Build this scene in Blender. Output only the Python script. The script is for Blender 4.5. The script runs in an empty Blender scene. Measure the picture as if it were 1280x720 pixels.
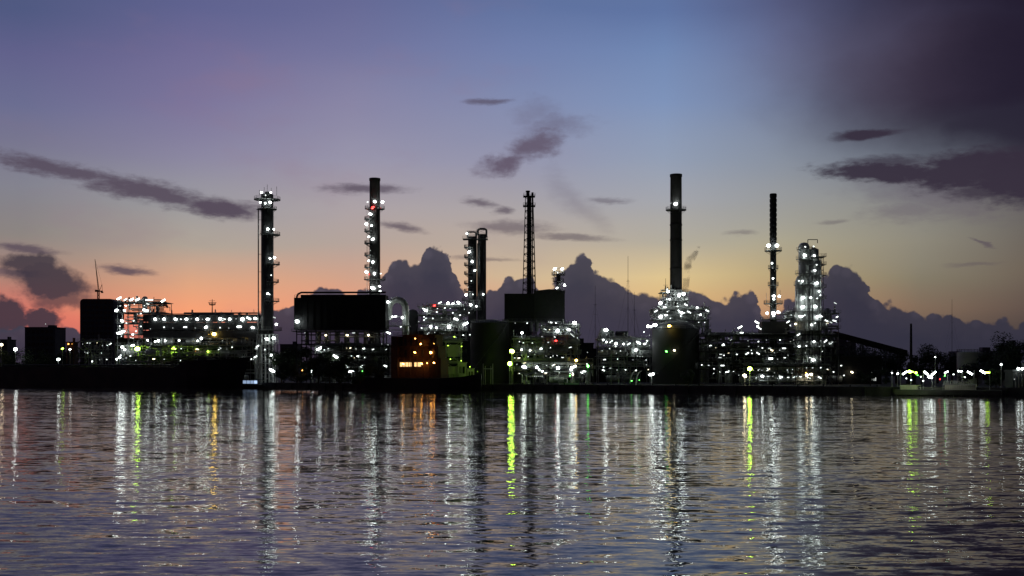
import bpy, bmesh, math, random
from mathutils import Vector, Matrix
R = random.Random(7)
sc = bpy.context.scene
COL = sc.collection

# ---------------------------------------------------------------- camera
F, HX, HY, CAMZ = 1400.0, 640.0, 461.0, 9.0     # focal length and horizon in units of the 1280 px wide photograph
cam = bpy.data.objects.new('camera', bpy.data.cameras.new('camera'))
COL.objects.link(cam)
cam.location = (0, 0, CAMZ)
cam.rotation_euler = (math.radians(90), 0, 0)
cam.data.sensor_width = 36
cam.data.lens = F / 1280 * 36
cam.data.shift_y = (HY - 360) / 1280
cam.data.clip_end = 60000
sc.camera = cam
sc.view_settings.view_transform = 'Standard'
sc.view_settings.look = 'None'
sc.view_settings.exposure = 0
sc.view_settings.gamma = 1
sc.cycles.use_denoising = True
sc.cycles.max_bounces = 5
sc.cycles.diffuse_bounces = 2
sc.cycles.glossy_bounces = 3
sc.cycles.sample_clamp_indirect = 6
sc.cycles.sample_clamp_direct = 0
sc.cycles.caustics_reflective = False
sc.cycles.use_light_tree = True

def lin(c):
    return tuple((v/255/12.92 if v/255 <= .04045 else ((v/255+.055)/1.055)**2.4) for v in c) + (1,)

# ---------------------------------------------------------------- sky (world)
def azel(px, py):
    x, z = (px-HX)/F, (HY-py)/F
    return math.degrees(math.atan(x)), math.degrees(math.atan(z/math.sqrt(1+x*x)))

class NT:
    def __init__(s, tree): s.t, s.n, s.l = tree, tree.nodes, tree.links
    def put(s, sock, v):
        if v is None: return
        if isinstance(v, bpy.types.NodeSocket): s.l.new(v, sock)
        else: sock.default_value = v
    def math(s, op, a, b=None, c=None, clamp=False):
        n = s.n.new('ShaderNodeMath'); n.operation = op; n.use_clamp = clamp
        for i, v in enumerate((a, b, c)): s.put(n.inputs[i], v)
        return n.outputs[0]
    def vmath(s, op, a, b=None, scale=None, out=0):
        n = s.n.new('ShaderNodeVectorMath'); n.operation = op
        s.put(n.inputs[0], a); s.put(n.inputs[1], b)
        if scale is not None: s.put(n.inputs['Scale'], scale)
        return n.outputs[out]
    def comb(s, x, y, z=0.0):
        n = s.n.new('ShaderNodeCombineXYZ')
        for i, v in enumerate((x, y, z)): s.put(n.inputs[i], v)
        return n.outputs[0]
    def sep(s, v):
        n = s.n.new('ShaderNodeSeparateXYZ'); s.put(n.inputs[0], v); return n.outputs
    def noise(s, vec, scale, detail=3, rough=.55, dist=0, w=None):
        n = s.n.new('ShaderNodeTexNoise')
        s.put(n.inputs['Vector'], vec); n.inputs['Scale'].default_value = scale
        n.inputs['Detail'].default_value = detail; n.inputs['Roughness'].default_value = rough
        n.inputs['Distortion'].default_value = dist
        return n.outputs
    def smooth(s, v, a, b, lo=0.0, hi=1.0):
        n = s.n.new('ShaderNodeMapRange'); n.interpolation_type = 'SMOOTHSTEP'
        s.put(n.inputs[0], v)
        for i, q in enumerate((a, b, lo, hi)): s.put(n.inputs[i+1], q)
        return n.outputs[0]
    def mix(s, f, a, b, blend='MIX'):
        n = s.n.new('ShaderNodeMix'); n.data_type = 'RGBA'; n.blend_type = blend
        s.put(n.inputs[0], f); s.put(n.inputs[6], a); s.put(n.inputs[7], b)
        return n.outputs[2]
    def ramp(s, f, stops, interp='LINEAR'):
        n = s.n.new('ShaderNodeValToRGB'); s.put(n.inputs[0], f); r = n.color_ramp; r.interpolation = interp
        while len(r.elements) < len(stops): r.elements.new(.5)
        for e, (p, c) in zip(r.elements, stops): e.position = p
        for e, (p, c) in zip(r.elements, stops): e.color = c
        return n.outputs[0]
    def mapping(s, v, loc, rot, scale):
        n = s.n.new('ShaderNodeMapping'); n.vector_type = 'TEXTURE'
        s.put(n.inputs[0], v); n.inputs[1].default_value = loc; n.inputs[2].default_value = (0, 0, rot); n.inputs[3].default_value = scale
        return n.outputs[0]

w = bpy.data.worlds.new('World'); sc.world = w; w.use_nodes = True
w.node_tree.nodes.clear()
g = NT(w.node_tree)
tc = g.n.new('ShaderNodeTexCoord').outputs['Generated']
x, y, z = g.sep(tc)
az = g.math('MULTIPLY', g.math('ARCTAN2', x, y), 57.29578)
hyp = g.math('SQRT', g.math('ADD', g.math('MULTIPLY', x, x), g.math('MULTIPLY', y, y)))
el = g.math('MULTIPLY', g.math('ARCTAN2', z, hyp), 57.29578)
AE = g.comb(az, el, 0.0)
# slow unevenness in the clear sky
sn = g.noise(g.vmath('MULTIPLY', AE, (.05, .16, 0)), 1.0, 3, .5)[0]
elw = g.math('ADD', el, g.math('MULTIPLY', g.math('SUBTRACT', sn, .5), 2.2))
eln = g.math('DIVIDE', elw, 60.0, clamp=True)
SKY = {   # photograph column -> (row, colour) pairs of the clear sky
  -500: [(20, (70,76,118)), (150, (90,88,125)), (260, (120,108,125)), (340, (150,95,90)), (420, (150,70,70))],
  30:   [(5, (72,84,132)), (60, (92,92,142)), (130, (103,106,148)), (180, (118,116,146)), (240, (132,132,146)), (290, (142,136,130)), (340, (176,130,112)), (390, (222,92,66)), (430, (190,78,70))],
  240:  [(5, (88,92,146)), (60, (108,102,152)), (130, (121,113,158)), (200, (138,133,164)), (260, (160,158,162)), (305, (180,166,150)), (350, (230,158,108)), (382, (255,146,76)), (398, (252,116,62)), (430, (226,90,62))],
  440:  [(5, (96,100,152)), (60, (110,112,160)), (130, (134,130,168)), (200, (152,148,174)), (260, (176,164,168)), (305, (184,164,154)), (350, (212,158,128)), (385, (240,146,96)), (430, (215,110,85))],
  640:  [(5, (84,108,162)), (60, (104,122,174)), (130, (124,136,178)), (200, (150,150,176)), (260, (174,166,168)), (305, (190,172,156)), (345, (212,182,142)), (385, (225,160,115)), (430, (190,120,100))],
  830:  [(5, (82,110,166)), (60, (100,130,182)), (130, (118,144,190)), (200, (144,158,184)), (250, (166,168,176)), (300, (184,175,156)), (345, (226,196,132)), (375, (228,184,110)), (430, (190,130,95))],
  980:  [(5, (86,94,140)), (60, (102,112,156)), (130, (114,128,162)), (200, (134,144,162)), (250, (154,156,158)), (300, (174,166,140)), (345, (186,162,112)), (385, (190,138,92)), (430, (150,100,80))],
  1150: [(5, (60,66,104)), (60, (76,78,110)), (130, (100,102,122)), (200, (116,124,140)), (250, (134,136,136)), (300, (144,138,122)), (345, (134,124,102)), (385, (132,106,84)), (430, (100,80,70))],
  1290: [(5, (40,40,66)), (60, (46,48,74)), (130, (64,68,92)), (200, (84,88,104)), (250, (98,98,104)), (300, (108,102,96)), (345, (112,98,84)), (390, (98,80,72)), (430, (70,60,60))],
  1800: [(5, (30,32,54)), (130, (44,46,66)), (250, (62,62,76)), (345, (70,64,66)), (430, (50,46,52))],
}
HIGH = [(24, 1.0), (34, .9), (48, .65), (60, .5)]
col = None; prev = None
for px in sorted(SKY):
    st = []
    for py, c in sorted(SKY[px], key=lambda q: -q[0]):
        e = azel(px if 0 <= px <= 1280 else 640, py)[1]
        st.append((e/60, lin(c)))
    top = lin(SKY[px][0][1])
    for e, k in HIGH: st.append((e/60, (top[0]*k*1.14, top[1]*k*1.0, top[2]*k*.80, 1)))
    c = g.ramp(eln, st)
    a = azel(px, 300)[0]
    if px == -500: a = -60
    if px == 1800: a = 55
    col = c if col is None else g.mix(g.smooth(az, prev, a) if False else g.math('DIVIDE', g.math('SUBTRACT', az, prev), a-prev, clamp=True), col, c)
    prev = a
# faint pink veils high on the left
veil = g.noise(g.vmath('MULTIPLY', AE, (.09, .2, 0)), 1.3, 4, .55)[0]
col = g.mix(g.math('MULTIPLY', g.smooth(veil, .5, .75), g.smooth(az, 6.0, -4.0, 0.0, .25)), col, lin((150,112,138)))

# domain warps shared by the clouds
def warp(scale_vec, amp, detail, rough, off):
    n = g.noise(g.vmath('MULTIPLY', g.vmath('ADD', AE, off), scale_vec), 1.0, detail, rough)[1]
    return g.vmath('ADD', AE, g.vmath('MULTIPLY', g.vmath('SUBTRACT', n, (.5, .5, .5)), amp))
W_puff = warp((.62, .8, 1), (1.9, 1.5, 0), 5, .62, (3.1, 7.7, 0))
W_streak = warp((.42, 1.5, 1), (1.3, .62, 0), 5, .66, (13.1, 2.7, 0))
W_big = warp((.13, .2, 1), (5.0, 3.4, 0), 5, .55, (5.1, 1.7, 0))
fine = g.noise(g.vmath('MULTIPLY', AE, (1.2, 3.2, 0)), 1.0, 5, .62)[0]

def blob(space, px, py, rx, ry, rot=0, soft=.6, op=1.0, grain=0.0):
    a, e = azel(px, py)
    m = g.mapping(space, (a, e, 0), math.radians(-rot), (rx/24.4, ry/24.4, 1))
    d = g.vmath('LENGTH', m, out=1)
    if grain: d = g.math('ADD', d, g.math('MULTIPLY', g.math('SUBTRACT', fine, .5), grain))
    return g.smooth(d, 1.25, 1.2-soft, 0.0, op)
def layer(col, masks, colour):
    m = masks[0]
    for q in masks[1:]: m = g.math('MAXIMUM', m, q)
    return g.mix(m, col, colour)

B = blob
# great dark cloud, upper right
col = layer(col, [B(W_big,1240,85,240,135,-6,1.0,.97), B(W_big,1260,150,130,66,0,.9,.9), B(W_big,1330,-60,360,190,0,1.1,1), B(W_big,1130,20,180,90,0,1.3,.5)], lin((34,26,47)))
col = layer(col, [B(W_big,1075,75,160,95,0,1.2,.45)], lin((82,70,94)))
# mauve underside veils, right
col = layer(col, [B(W_big,1170,250,110,34,6,1.1,.5,.8), B(W_streak,1140,262,60,18,0,1.1,.45,1.2)], lin((98,84,104)))
# slim dark streaks
col = layer(col, [
  B(W_streak,75,212,95,11,8,.9,.85,1.3), B(W_streak,190,240,110,15,10,.9,.9,1.2), B(W_streak,275,260,60,13,6,.8,.95,.9),
  B(W_streak,455,235,62,7,0,1.0,.8,.9), B(W_streak,500,283,34,6,9,1.0,.75,.9), B(W_streak,600,253,26,6,10,1.0,.72,.8), B(W_streak,628,263,14,6,0,1.0,.72,.8),
  B(W_streak,608,126,32,5,0,.9,.7,.6), B(W_streak,640,284,60,10,3,1.0,.62,.9), B(W_streak,712,297,62,5,3,1.0,.6,.7), B(W_streak,605,323,50,3.5,2,1.0,.5,.5),
  B(W_streak,762,251,28,4,2,1.0,.5,.5), B(W_streak,160,337,32,7,4,.9,.85,.9), B(W_streak,30,311,42,6,4,.9,.8,.9), B(W_streak,10,341,40,6,4,.9,.7,.9),
  B(W_streak,925,291,20,3,0,1,.4,.5), B(W_streak,1040,277,22,4,-2,1,.4,.6), B(W_streak,1228,304,16,2.6,25,.9,.6,.4), B(W_streak,1215,330,34,3,0,1,.35,.5),
], lin((83,69,88)))
col = layer(col, [
  B(W_puff,668,182,46,20,-28,1.0,.85,.9), B(W_puff,634,205,40,14,-10,1.0,.88,.9), B(W_puff,694,158,56,17,-6,1.2,.45,1.1), B(W_puff,672,140,40,22,10,1.3,.3,1.0), B(W_big,720,250,60,22,50,1.3,.28,.8)], lin((94,78,100)))
col = layer(col, [
  B(W_streak,1082,169,42,6,-2,.7,.95,.4), B(W_streak,1105,215,80,13,4,.6,.95,1.0), B(W_streak,1112,202,56,8,2,1,.75,1.1), B(W_streak,1215,212,70,24,-6,.6,.95,1.0), B(W_streak,1275,218,70,34,2,.6,.96,.8), B(W_streak,1240,238,50,12,-4,.8,.8,1)], lin((54,44,62)))
# ragged cloud over the far bank, left
col = layer(col, [B(W_puff,62,352,44,24,14,.5,.93), B(W_puff,38,330,34,13,0,.6,.9), B(W_puff,80,375,34,15,0,.7,.75), B(W_puff,4,392,24,20,0,.4,.95), B(W_puff,50,398,24,14,0,.4,.95)], lin((62,54,68)))
# rose patches showing through low on the left
# cumulus bank standing on the horizon
PROF = [(-200,395),(-40,398),(0,400),(30,404),(60,404),(85,404),(100,408),(140,418),(180,425),(300,420),(318,402),(332,384),(344,376),(356,382),(368,372),(382,366),(390,358),(404,355),(420,357),(432,361),(441,368),
 (450,356),(466,350),(480,338),(492,326),(504,321),(516,324),(528,313),(540,304),(550,305),(560,318),(570,340),(580,357),(592,368),(602,365),(616,358),(630,350),(640,343),(655,342),(668,349),(678,360),
 (690,352),(700,335),(712,322),(726,316),(738,322),(748,338),(762,341),(776,348),(790,356),(805,360),(820,362),(845,362),(870,362),(890,368),(905,370),(925,363),(940,364),(948,376),(958,392),(970,386),(984,372),
 (1000,364),(1020,352),(1034,338),(1050,329),(1064,331),(1078,342),(1088,360),(1098,372),(1116,377),(1136,383),(1160,392),(1185,388),(1210,397),(1250,396),(1290,400),(1450,396)]
lump1 = g.n.new('ShaderNodeTexVoronoi'); lump1.feature = 'SMOOTH_F1'; lump1.inputs['Scale'].default_value = 1.35; lump1.inputs['Smoothness'].default_value = .25
g.l.new(AE, lump1.inputs['Vector'])
lump2 = g.n.new('ShaderNodeTexVoronoi'); lump2.inputs['Scale'].default_value = 3.1
g.l.new(AE, lump2.inputs['Vector'])
fb = g.noise(AE, 1.6, 5, .6)[1]
wx = g.math('MULTIPLY', g.math('SUBTRACT', g.sep(fb)[0], .5), .7)
A0, A1, E1 = -30.0, 30.0, 8.0
fc = g.n.new('ShaderNodeFloatCurve')
g.put(fc.inputs['Value'], g.math('DIVIDE', g.math('SUBTRACT', g.math('ADD', az, wx), A0), A1-A0, clamp=True))
cv = fc.mapping.curves[0]
pts = [(max(0, min(1, (azel(px, py)[0]-A0)/(A1-A0))), azel(min(max(px, 0), 1280), py)[1]/E1) for px, py in PROF]
cv.points[0].location = pts[0]; cv.points[1].location = pts[-1]
for p in pts[1:-1]: cv.points.new(*p)
fc.mapping.update()
Hc = g.math('MULTIPLY', fc.outputs[0], E1)
d = g.math('SUBTRACT', Hc, el)
d = g.math('ADD', d, g.math('MULTIPLY', g.math('SUBTRACT', .30, lump1.outputs['Distance']), .6))
d = g.math('ADD', d, g.math('MULTIPLY', g.math('SUBTRACT', .40, lump2.outputs['Distance']), .2))
d = g.math('ADD', d, g.math('MULTIPLY', g.math('SUBTRACT', g.sep(fb)[1], .55), .35))
cm = g.smooth(d, -.04, .13)
edge = g.smooth(d, 0.0, 1.6)
ctex = g.noise(AE, .9, 5, .6)[0]
cc = g.mix(edge, lin((64,62,80)), lin((46,49,72)))
cc = g.mix(g.smooth(ctex, .35, .75, 0.0, .3), cc, lin((60,58,76)))
bil = g.math('MULTIPLY', g.smooth(lump1.outputs['Distance'], .5, .15), g.smooth(d, 1.5, .1))
cc = g.mix(g.math('MULTIPLY', bil, .5), cc, lin((86,80,98)))
cc = g.mix(g.smooth(az, 8.0, 24.0, 0.0, .6), cc, lin((46,43,58)))
cc = g.mix(g.smooth(el, 1.6, 0.2, 0.0, .5), cc, lin((52,50,68)))
col = g.mix(g.math('MULTIPLY', cm, .97), col, cc)
# the side of the sky away from the dawn is still dim
dim = g.smooth(g.math('ABSOLUTE', az), 40.0, 120.0, 1.0, .16)
hs = g.n.new('ShaderNodeHueSaturation'); hs.inputs['Saturation'].default_value = .88; hs.inputs['Value'].default_value = .96; g.put(hs.inputs['Color'], col)
bg = g.n.new('ShaderNodeBackground'); g.put(bg.inputs[0], hs.outputs[0]); g.put(bg.inputs[1], dim)
wo = g.n.new('ShaderNodeOutputWorld'); g.l.new(bg.outputs[0], wo.inputs[0])
w.cycles.sampling_method = 'MANUAL'; w.cycles.sample_map_resolution = 512

# ---------------------------------------------------------------- helpers
def mat(name, colour, rough=.6, metal=0.0, var=.25, scale=.8, bump=0):
    m = bpy.data.materials.new(name); m.use_nodes = True
    t = NT(m.node_tree); b = m.node_tree.nodes['Principled BSDF']
    tcn = t.n.new('ShaderNodeTexCoord').outputs['Object']
    n = t.noise(tcn, scale, 5, .6)[0]
    c = (*colour, 1)
    dk = tuple(v*(1-var) for v in colour) + (1,); lt = tuple(min(1, v*(1+var)) for v in colour) + (1,)
    t.put(b.inputs['Base Color'], t.ramp(n, [(.3, dk), (.5, c), (.72, lt)]))
    t.put(b.inputs['Roughness'], t.smooth(n, .3, .7, max(.05, rough-.12), min(1, rough+.12)))
    b.inputs['Metallic'].default_value = metal
    if bump:
        bn = t.n.new('ShaderNodeBump'); bn.inputs['Strength'].default_value = bump
        t.put(bn.inputs['Height'], n); t.l.new(bn.outputs[0], b.inputs['Normal'])
    return m
def emis(name, colour, strength):
    m = bpy.data.materials.new(name); m.use_nodes = True; m.node_tree.nodes.clear()
    e = m.node_tree.nodes.new('ShaderNodeEmission'); e.inputs[0].default_value = (*colour, 1); e.inputs[1].default_value = strength
    o = m.node_tree.nodes.new('ShaderNodeOutputMaterial'); m.node_tree.links.new(e.outputs[0], o.inputs[0])
    return m
def tag(o, label=None, cat=None, group=None, kind=None):
    if label: o['label'] = label
    if cat: o['category'] = cat
    if group: o['group'] = group
    if kind: o['kind'] = kind
    return o

# ---------------------------------------------------------------- water
def water_material():
    m = bpy.data.materials.new('river_water'); m.use_nodes = True
    t = NT(m.node_tree); b = m.node_tree.nodes['Principled BSDF']
    pos = t.n.new('ShaderNodeNewGeometry').outputs['Position']
    def slopes(sx, sy, detail, ax, ay, off, rough=.55):
        n = t.noise(t.vmath('MULTIPLY', t.vmath('ADD', pos, (off, off*.7, 0)), (sx, sy, 0)), 1.0, detail, rough)[1]
        return t.vmath('MULTIPLY', t.vmath('SUBTRACT', n, (.5, .5, .5)), (ax, ay, 0))
    s = slopes(.50, 1.45, 2, .13, WAV, 11)
    s = t.vmath('ADD', s, slopes(.15, .42, 2, .05, .15, 37))
    s = t.vmath('ADD', s, slopes(.02, .05, 2, .01, .06, 73))
    s = t.vmath('ADD', s, slopes(2.6, 6.0, 1, .05, .11, 5))
    # gusts: calmer and rougher lanes
    gust = t.noise(t.vmath('MULTIPLY', pos, (.008, .02, 0)), 1.0, 3, .5)[0]
    s = t.vmath('SCALE', s, scale=t.smooth(gust, .3, .7, .75, 1.2))
    N = t.vmath('NORMALIZE', t.vmath('ADD', s, (0, BIAS, 1)))
    t.put(b.inputs['Normal'], N)
    b.inputs['Base Color'].default_value = (.085, .078, .072, 1)
    b.inputs['Roughness'].default_value = .03
    b.inputs['IOR'].default_value = 1.33; b.inputs['Specular IOR Level'].default_value = .5
    return m
WAV, BIAS = .31, -.010
M_water = water_material()
me = bpy.data.meshes.new('river')
me.from_pydata([(-6000, -200, 0), (6000, -200, 0), (6000, 9000, 0), (-6000, 9000, 0)], [], [(0, 1, 2, 3)])
me.materials.append(M_water)
river = bpy.data.objects.new('river', me); COL.objects.link(river)
tag(river, 'calm grey river with small ripples reflecting the plant lights', 'river', kind='structure')
# ---------------------------------------------------------------- materials
M = dict(
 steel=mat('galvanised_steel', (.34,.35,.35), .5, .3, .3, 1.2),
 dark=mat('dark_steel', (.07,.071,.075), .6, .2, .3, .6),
 black=mat('black_cladding', (.022,.022,.025), .7, .0, .35, .25),
 clad=mat('aluminium_cladding', (.55,.56,.55), .42, .35, .2, 1.5),
 grey=mat('grey_tank_paint', (.032,.035,.037), .55, .0, .3, .3),
 pale=mat('pale_tank_paint', (.62,.62,.56), .5, .0, .15, .4),
 concrete=mat('stack_concrete', (.07,.067,.067), .85, .0, .3, .35, .2),
 wall=mat('quay_concrete', (.10,.095,.09), .9, .0, .4, .3, .3),
 ground=mat('yard_ground', (.06,.06,.056), .9, .0, .35, .15),
 hull=mat('hull_paint', (.022,.02,.022), .55, .0, .4, .2),
 cream=mat('cabin_paint', (.55,.50,.42), .55, .0, .12, .6),
 rust=mat('rusty_plate', (.10,.045,.028), .8, .0, .4, .5),
 glass=mat('dark_glass', (.02,.025,.035), .15, .0, .2, .3),
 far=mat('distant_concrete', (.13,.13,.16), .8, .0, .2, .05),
 leaf=mat('leaves', (.035,.055,.022), .7, .0, .4, .5),
 bark=mat('bark', (.07,.05,.035), .9, .0, .3, 2),
)
LC = dict(w=(.90,1,.96), g=(.55,1,.08), a=(1,.66,.12), o=(1,.42,.08), r=(1,.035,.03), e=(.14,1,.12), y=(1,.86,.55), b=(.55,.72,1))
EM = {}
def em(kind, s):
    k = (kind, s)
    if k not in EM: EM[k] = emis('lamp_light_'+{'w':'white','g':'yellow_green','a':'amber','o':'orange','r':'red','e':'green','y':'warm','b':'blue'}[kind], LC[kind], s)
    return EM[k]

def ysh(px): return CAMZ*F/(483+12.5*px/1280-HY)     # distance of the quay edge along that line of sight
GZ = 2.6
def X(px, Y): return (px-HX)/F*Y
def Z(py, Y): return CAMZ+(HY-py)/F*Y

class MB:
    """collects shapes and links them as one mesh"""
    def __init__(s): s.v, s.f, s.sm = [], [], []
    def add(s, vs, fs, smooth=False):
        k = len(s.v); s.v += [tuple(v) for v in vs]
        s.f += [tuple(i+k for i in f) for f in fs]; s.sm += [smooth]*len(fs); return s
    def box(s, x0, x1, y0, y1, z0, z1):
        return s.add([(x0,y0,z0),(x1,y0,z0),(x1,y1,z0),(x0,y1,z0),(x0,y0,z1),(x1,y0,z1),(x1,y1,z1),(x0,y1,z1)],
                     [(0,3,2,1),(4,5,6,7),(0,1,5,4),(1,2,6,5),(2,3,7,6),(3,0,4,7)])
    def bar(s, p, q, r, n=4, r2=None):
        p, q = Vector(p), Vector(q); d = q-p
        if d.length < 1e-6: return s
        r2 = r if r2 is None else r2
        a = d.normalized(); u = a.cross(Vector((0,0,1)) if abs(a.z) < .9 else Vector((1,0,0))).normalized(); w_ = a.cross(u)
        vs = []
        for c, rr in ((p, r), (q, r2)):
            for i in range(n):
                t = 2*math.pi*(i+.5)/n; vs.append(c+(u*math.cos(t)+w_*math.sin(t))*rr)
        fs = [(i, (i+1) % n, n+(i+1) % n, n+i) for i in range(n)]
        s.add(vs, fs, n > 6); s.add(vs[:n], [tuple(range(n))[::-1]]); s.add(vs[n:], [tuple(range(n))]); return s
    def path(s, pts, r, n=6):
        for a, b in zip(pts, pts[1:]): s.bar(a, b, r, n)
        return s
    def lathe(s, x, y, prof, n=20, a0=0, a1=2*math.pi):
        vs = []; full = abs(a1-a0-2*math.pi) < 1e-6; m = n if full else n+1
        for r, z in prof:
            for i in range(m):
                t = a0+(a1-a0)*i/n; vs.append((x+r*math.cos(t), y+r*math.sin(t), z))
        fs = []
        for j in range(len(prof)-1):
            for i in range(n):
                k = (i+1) % m if full else i+1
                fs.append((j*m+i, j*m+k, (j+1)*m+k, (j+1)*m+i))
        s.add(vs, fs, True)
        if full and prof[0][0] > 1e-3: s.add(vs[:m], [tuple(range(m))[::-1]])
        if full and prof[-1][0] > 1e-3: s.add(vs[-m:], [tuple(range(m))])
        return s
    def cyl(s, x, y, z0, z1, r0, r1=None, n=20): return s.lathe(x, y, [(r0, z0), (r1 or r0, z1)], n)
    def hcyl(s, x0, x1, y, z, r, n=14):     # lying vessel with rounded ends
        k = len(s.v); t = MB().lathe(0, 0, [(.02,x0-r*.35),(r*.6,x0-r*.25),(r,x0),(r,x1),(r*.6,x1+r*.25),(.02,x1+r*.35)], n)
        return s.add([(c, y+b, z+a) for a, b, c in t.v], t.f, True)
    def rail(s, pts, h=1.1, step=2.0, r=.06, closed=False):
        if closed: pts = list(pts)+[pts[0]]
        for a, b in zip(pts, pts[1:]):
            a, b = Vector(a), Vector(b); n = max(1, round((b-a).length/step))
            for hh in (h*.5, h): s.bar(a+Vector((0,0,hh)), b+Vector((0,0,hh)), r, 4)
            for i in range(n+1): c = a.lerp(b, i/n); s.bar(c, c+Vector((0,0,h)), r, 4)
        return s
    def build(s, name, m, parent=None, loc=None):
        me = bpy.data.meshes.new(name); me.from_pydata(s.v, [], s.f)
        me.polygons.foreach_set('use_smooth', s.sm); me.materials.append(m); me.update()
        o = bpy.data.objects.new(name, me); COL.objects.link(o)
        if parent: o.parent = parent
        if loc: o.location = loc
        return o
def thing(name, label, cat, loc, group=None, rz=0):
    o = bpy.data.objects.new(name, None); COL.objects.link(o); o.location = loc; o.rotation_euler = (0, 0, rz); o.empty_display_size = 1
    return tag(o, label, cat, group)

# ---- lamps: a hooded globe or a tube, shared meshes, one object each
LM = {}
def lamp_mesh(kind, shape, s):
    k = (kind, shape, s)
    if k in LM: return LM[k]
    bm = bmesh.new()
    if shape == 'globe':
        bmesh.ops.create_icosphere(bm, subdivisions=2, radius=1)
        for v in bm.verts: v.co.z *= .86
    else:
        bmesh.ops.create_cone(bm, cap_ends=True, segments=8, radius1=.8, radius2=.8, depth=6.4, matrix=Matrix.Rotation(math.pi/2, 4, 'Y'))
    for f in bm.faces: f.smooth = True
    n0 = len(bm.faces)
    if shape == 'globe':
        bmesh.ops.create_cone(bm, cap_ends=True, segments=10, radius1=.75, radius2=.45, depth=.3, matrix=Matrix.Translation((0, .1, 1.0)))
        bmesh.ops.create_cube(bm, size=1, matrix=Matrix.Translation((0, .8, 1.1)) @ Matrix.Diagonal((.22, 1.6, .2, 1)))
    else:
        bmesh.ops.create_cube(bm, size=1, matrix=Matrix.Translation((0, .2, .95)) @ Matrix.Diagonal((6.8, 1.2, .3, 1)))
    me = bpy.data.meshes.new('lamp'); 
    for i, f in enumerate(bm.faces): f.material_index = 0 if i < n0 else 1
    bm.to_mesh(me); bm.free(); me.materials.append(em(kind, s)); me.materials.append(M['dark'])
    LM[k] = me; return me
GAIN = .16
LR = random.Random(77)
def lamp(T, px, py, Y, kind='w', size=2.2, s=90, shape='globe', tilt=0, name='lamp'):
    """T: parent thing (unrotated); the lamp hangs at the given distance"""
    if kind == 'a' or (kind == 'g' and size > 2): s *= 1.7
    if kind == 'o': s *= 2.2
    o = bpy.data.objects.new(name, lamp_mesh(kind, shape, round(s*GAIN, 1)))
    COL.objects.link(o); k = size*Y/F; e = LR.uniform(.8, 1.35) if shape == 'globe' else 1.0; o.scale = (k*e, k, k/e**.5)
    if shape == 'globe' and not tilt: tilt = LR.uniform(-28, 28)
    p = Vector((X(px, Y), Y, Z(py, Y)))
    o.parent = T; o.location = p-T.location; o.rotation_euler = (0, math.radians(tilt), 0)
    return o
def lamps(T, Y, lst):
    for l in lst:
        px, py = l[:2]; kind = l[2] if len(l) > 2 else 'w'; b = l[3] if len(l) > 3 else 2
        tilt = l[4] if len(l) > 4 else None
        size = (.5, .85, 1.25, 1.65, 2.2)[b]; s = (6, 20, 60, 110, 150)[b]
        if tilt is None: lamp(T, px, py, Y, kind, size, s)
        else: lamp(T, px, py, Y, kind, (.55, .7, .85, 1.0, 1.2)[b], s, 'tube', tilt)

# ---------------------------------------------------------------- ground and quay
E0, E1_ = Vector((X(-900, ysh(-900)), ysh(-900), 0)), Vector((X(2300, ysh(2300)), ysh(2300), 0))
qd = (E1_-E0).normalized(); qn = Vector((-qd.y, qd.x, 0))        # along the quay, and inland
if qn.y < 0: qn = -qn
a, b = E0-qd*60, E1_+qd*30
me = bpy.data.meshes.new('ground')
vs = [a, b, b+qn*9000, a+qn*9000]
gb = bmesh.new(); [gb.verts.new((v.x+qn.x*.6, v.y+qn.y*.6, GZ)) for v in vs]; gb.verts.ensure_lookup_table(); gb.faces.new(gb.verts); gb.normal_update()
if gb.faces[:][0].normal.z < 0: bmesh.ops.reverse_faces(gb, faces=gb.faces[:])
gb.to_mesh(me); gb.free(); me.materials.append(M['ground'])
gr = bpy.data.objects.new('ground', me); COL.objects.link(gr); tag(gr, 'dark bare yard ground behind the quay', 'ground', kind='structure')
T = thing('quay_wall', 'long dark concrete quay wall standing at the water edge', 'wall', (0,0,0))
q = MB(); L = (b-a).length; n = int(L/9)
def qpt(s_, d, z): p = a+qd*s_+qn*d; return (p.x, p.y, z)
q.add([qpt(0,0,-2), qpt(L,0,-2), qpt(L,1,-2), qpt(0,1,-2), qpt(0,0,GZ+.25), qpt(L,0,GZ+.25), qpt(L,1,GZ+.25), qpt(0,1,GZ+.25)],
      [(0,3,2,1),(4,5,6,7),(0,1,5,4),(1,2,6,5),(2,3,7,6),(3,0,4,7)])
q.build('wall_face', M['wall'], T)
c = MB()
for i in range(n):
    s_ = i*9+2
    c.bar(qpt(s_,-.35,-2), qpt(s_,-.35,GZ-.2), .32, 6)
c.build('fender_piles', M['black'], T)
c = MB()
for i in range(n):
    s_ = i*9+6; c.bar(qpt(s_,.5,GZ+.25), qpt(s_,.5,GZ+.75), .22, 8); c.bar(qpt(s_,.5,GZ+.75), qpt(s_,.5,GZ+.85), .34, 8)
c.build('bollards', M['black'], T)

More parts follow.
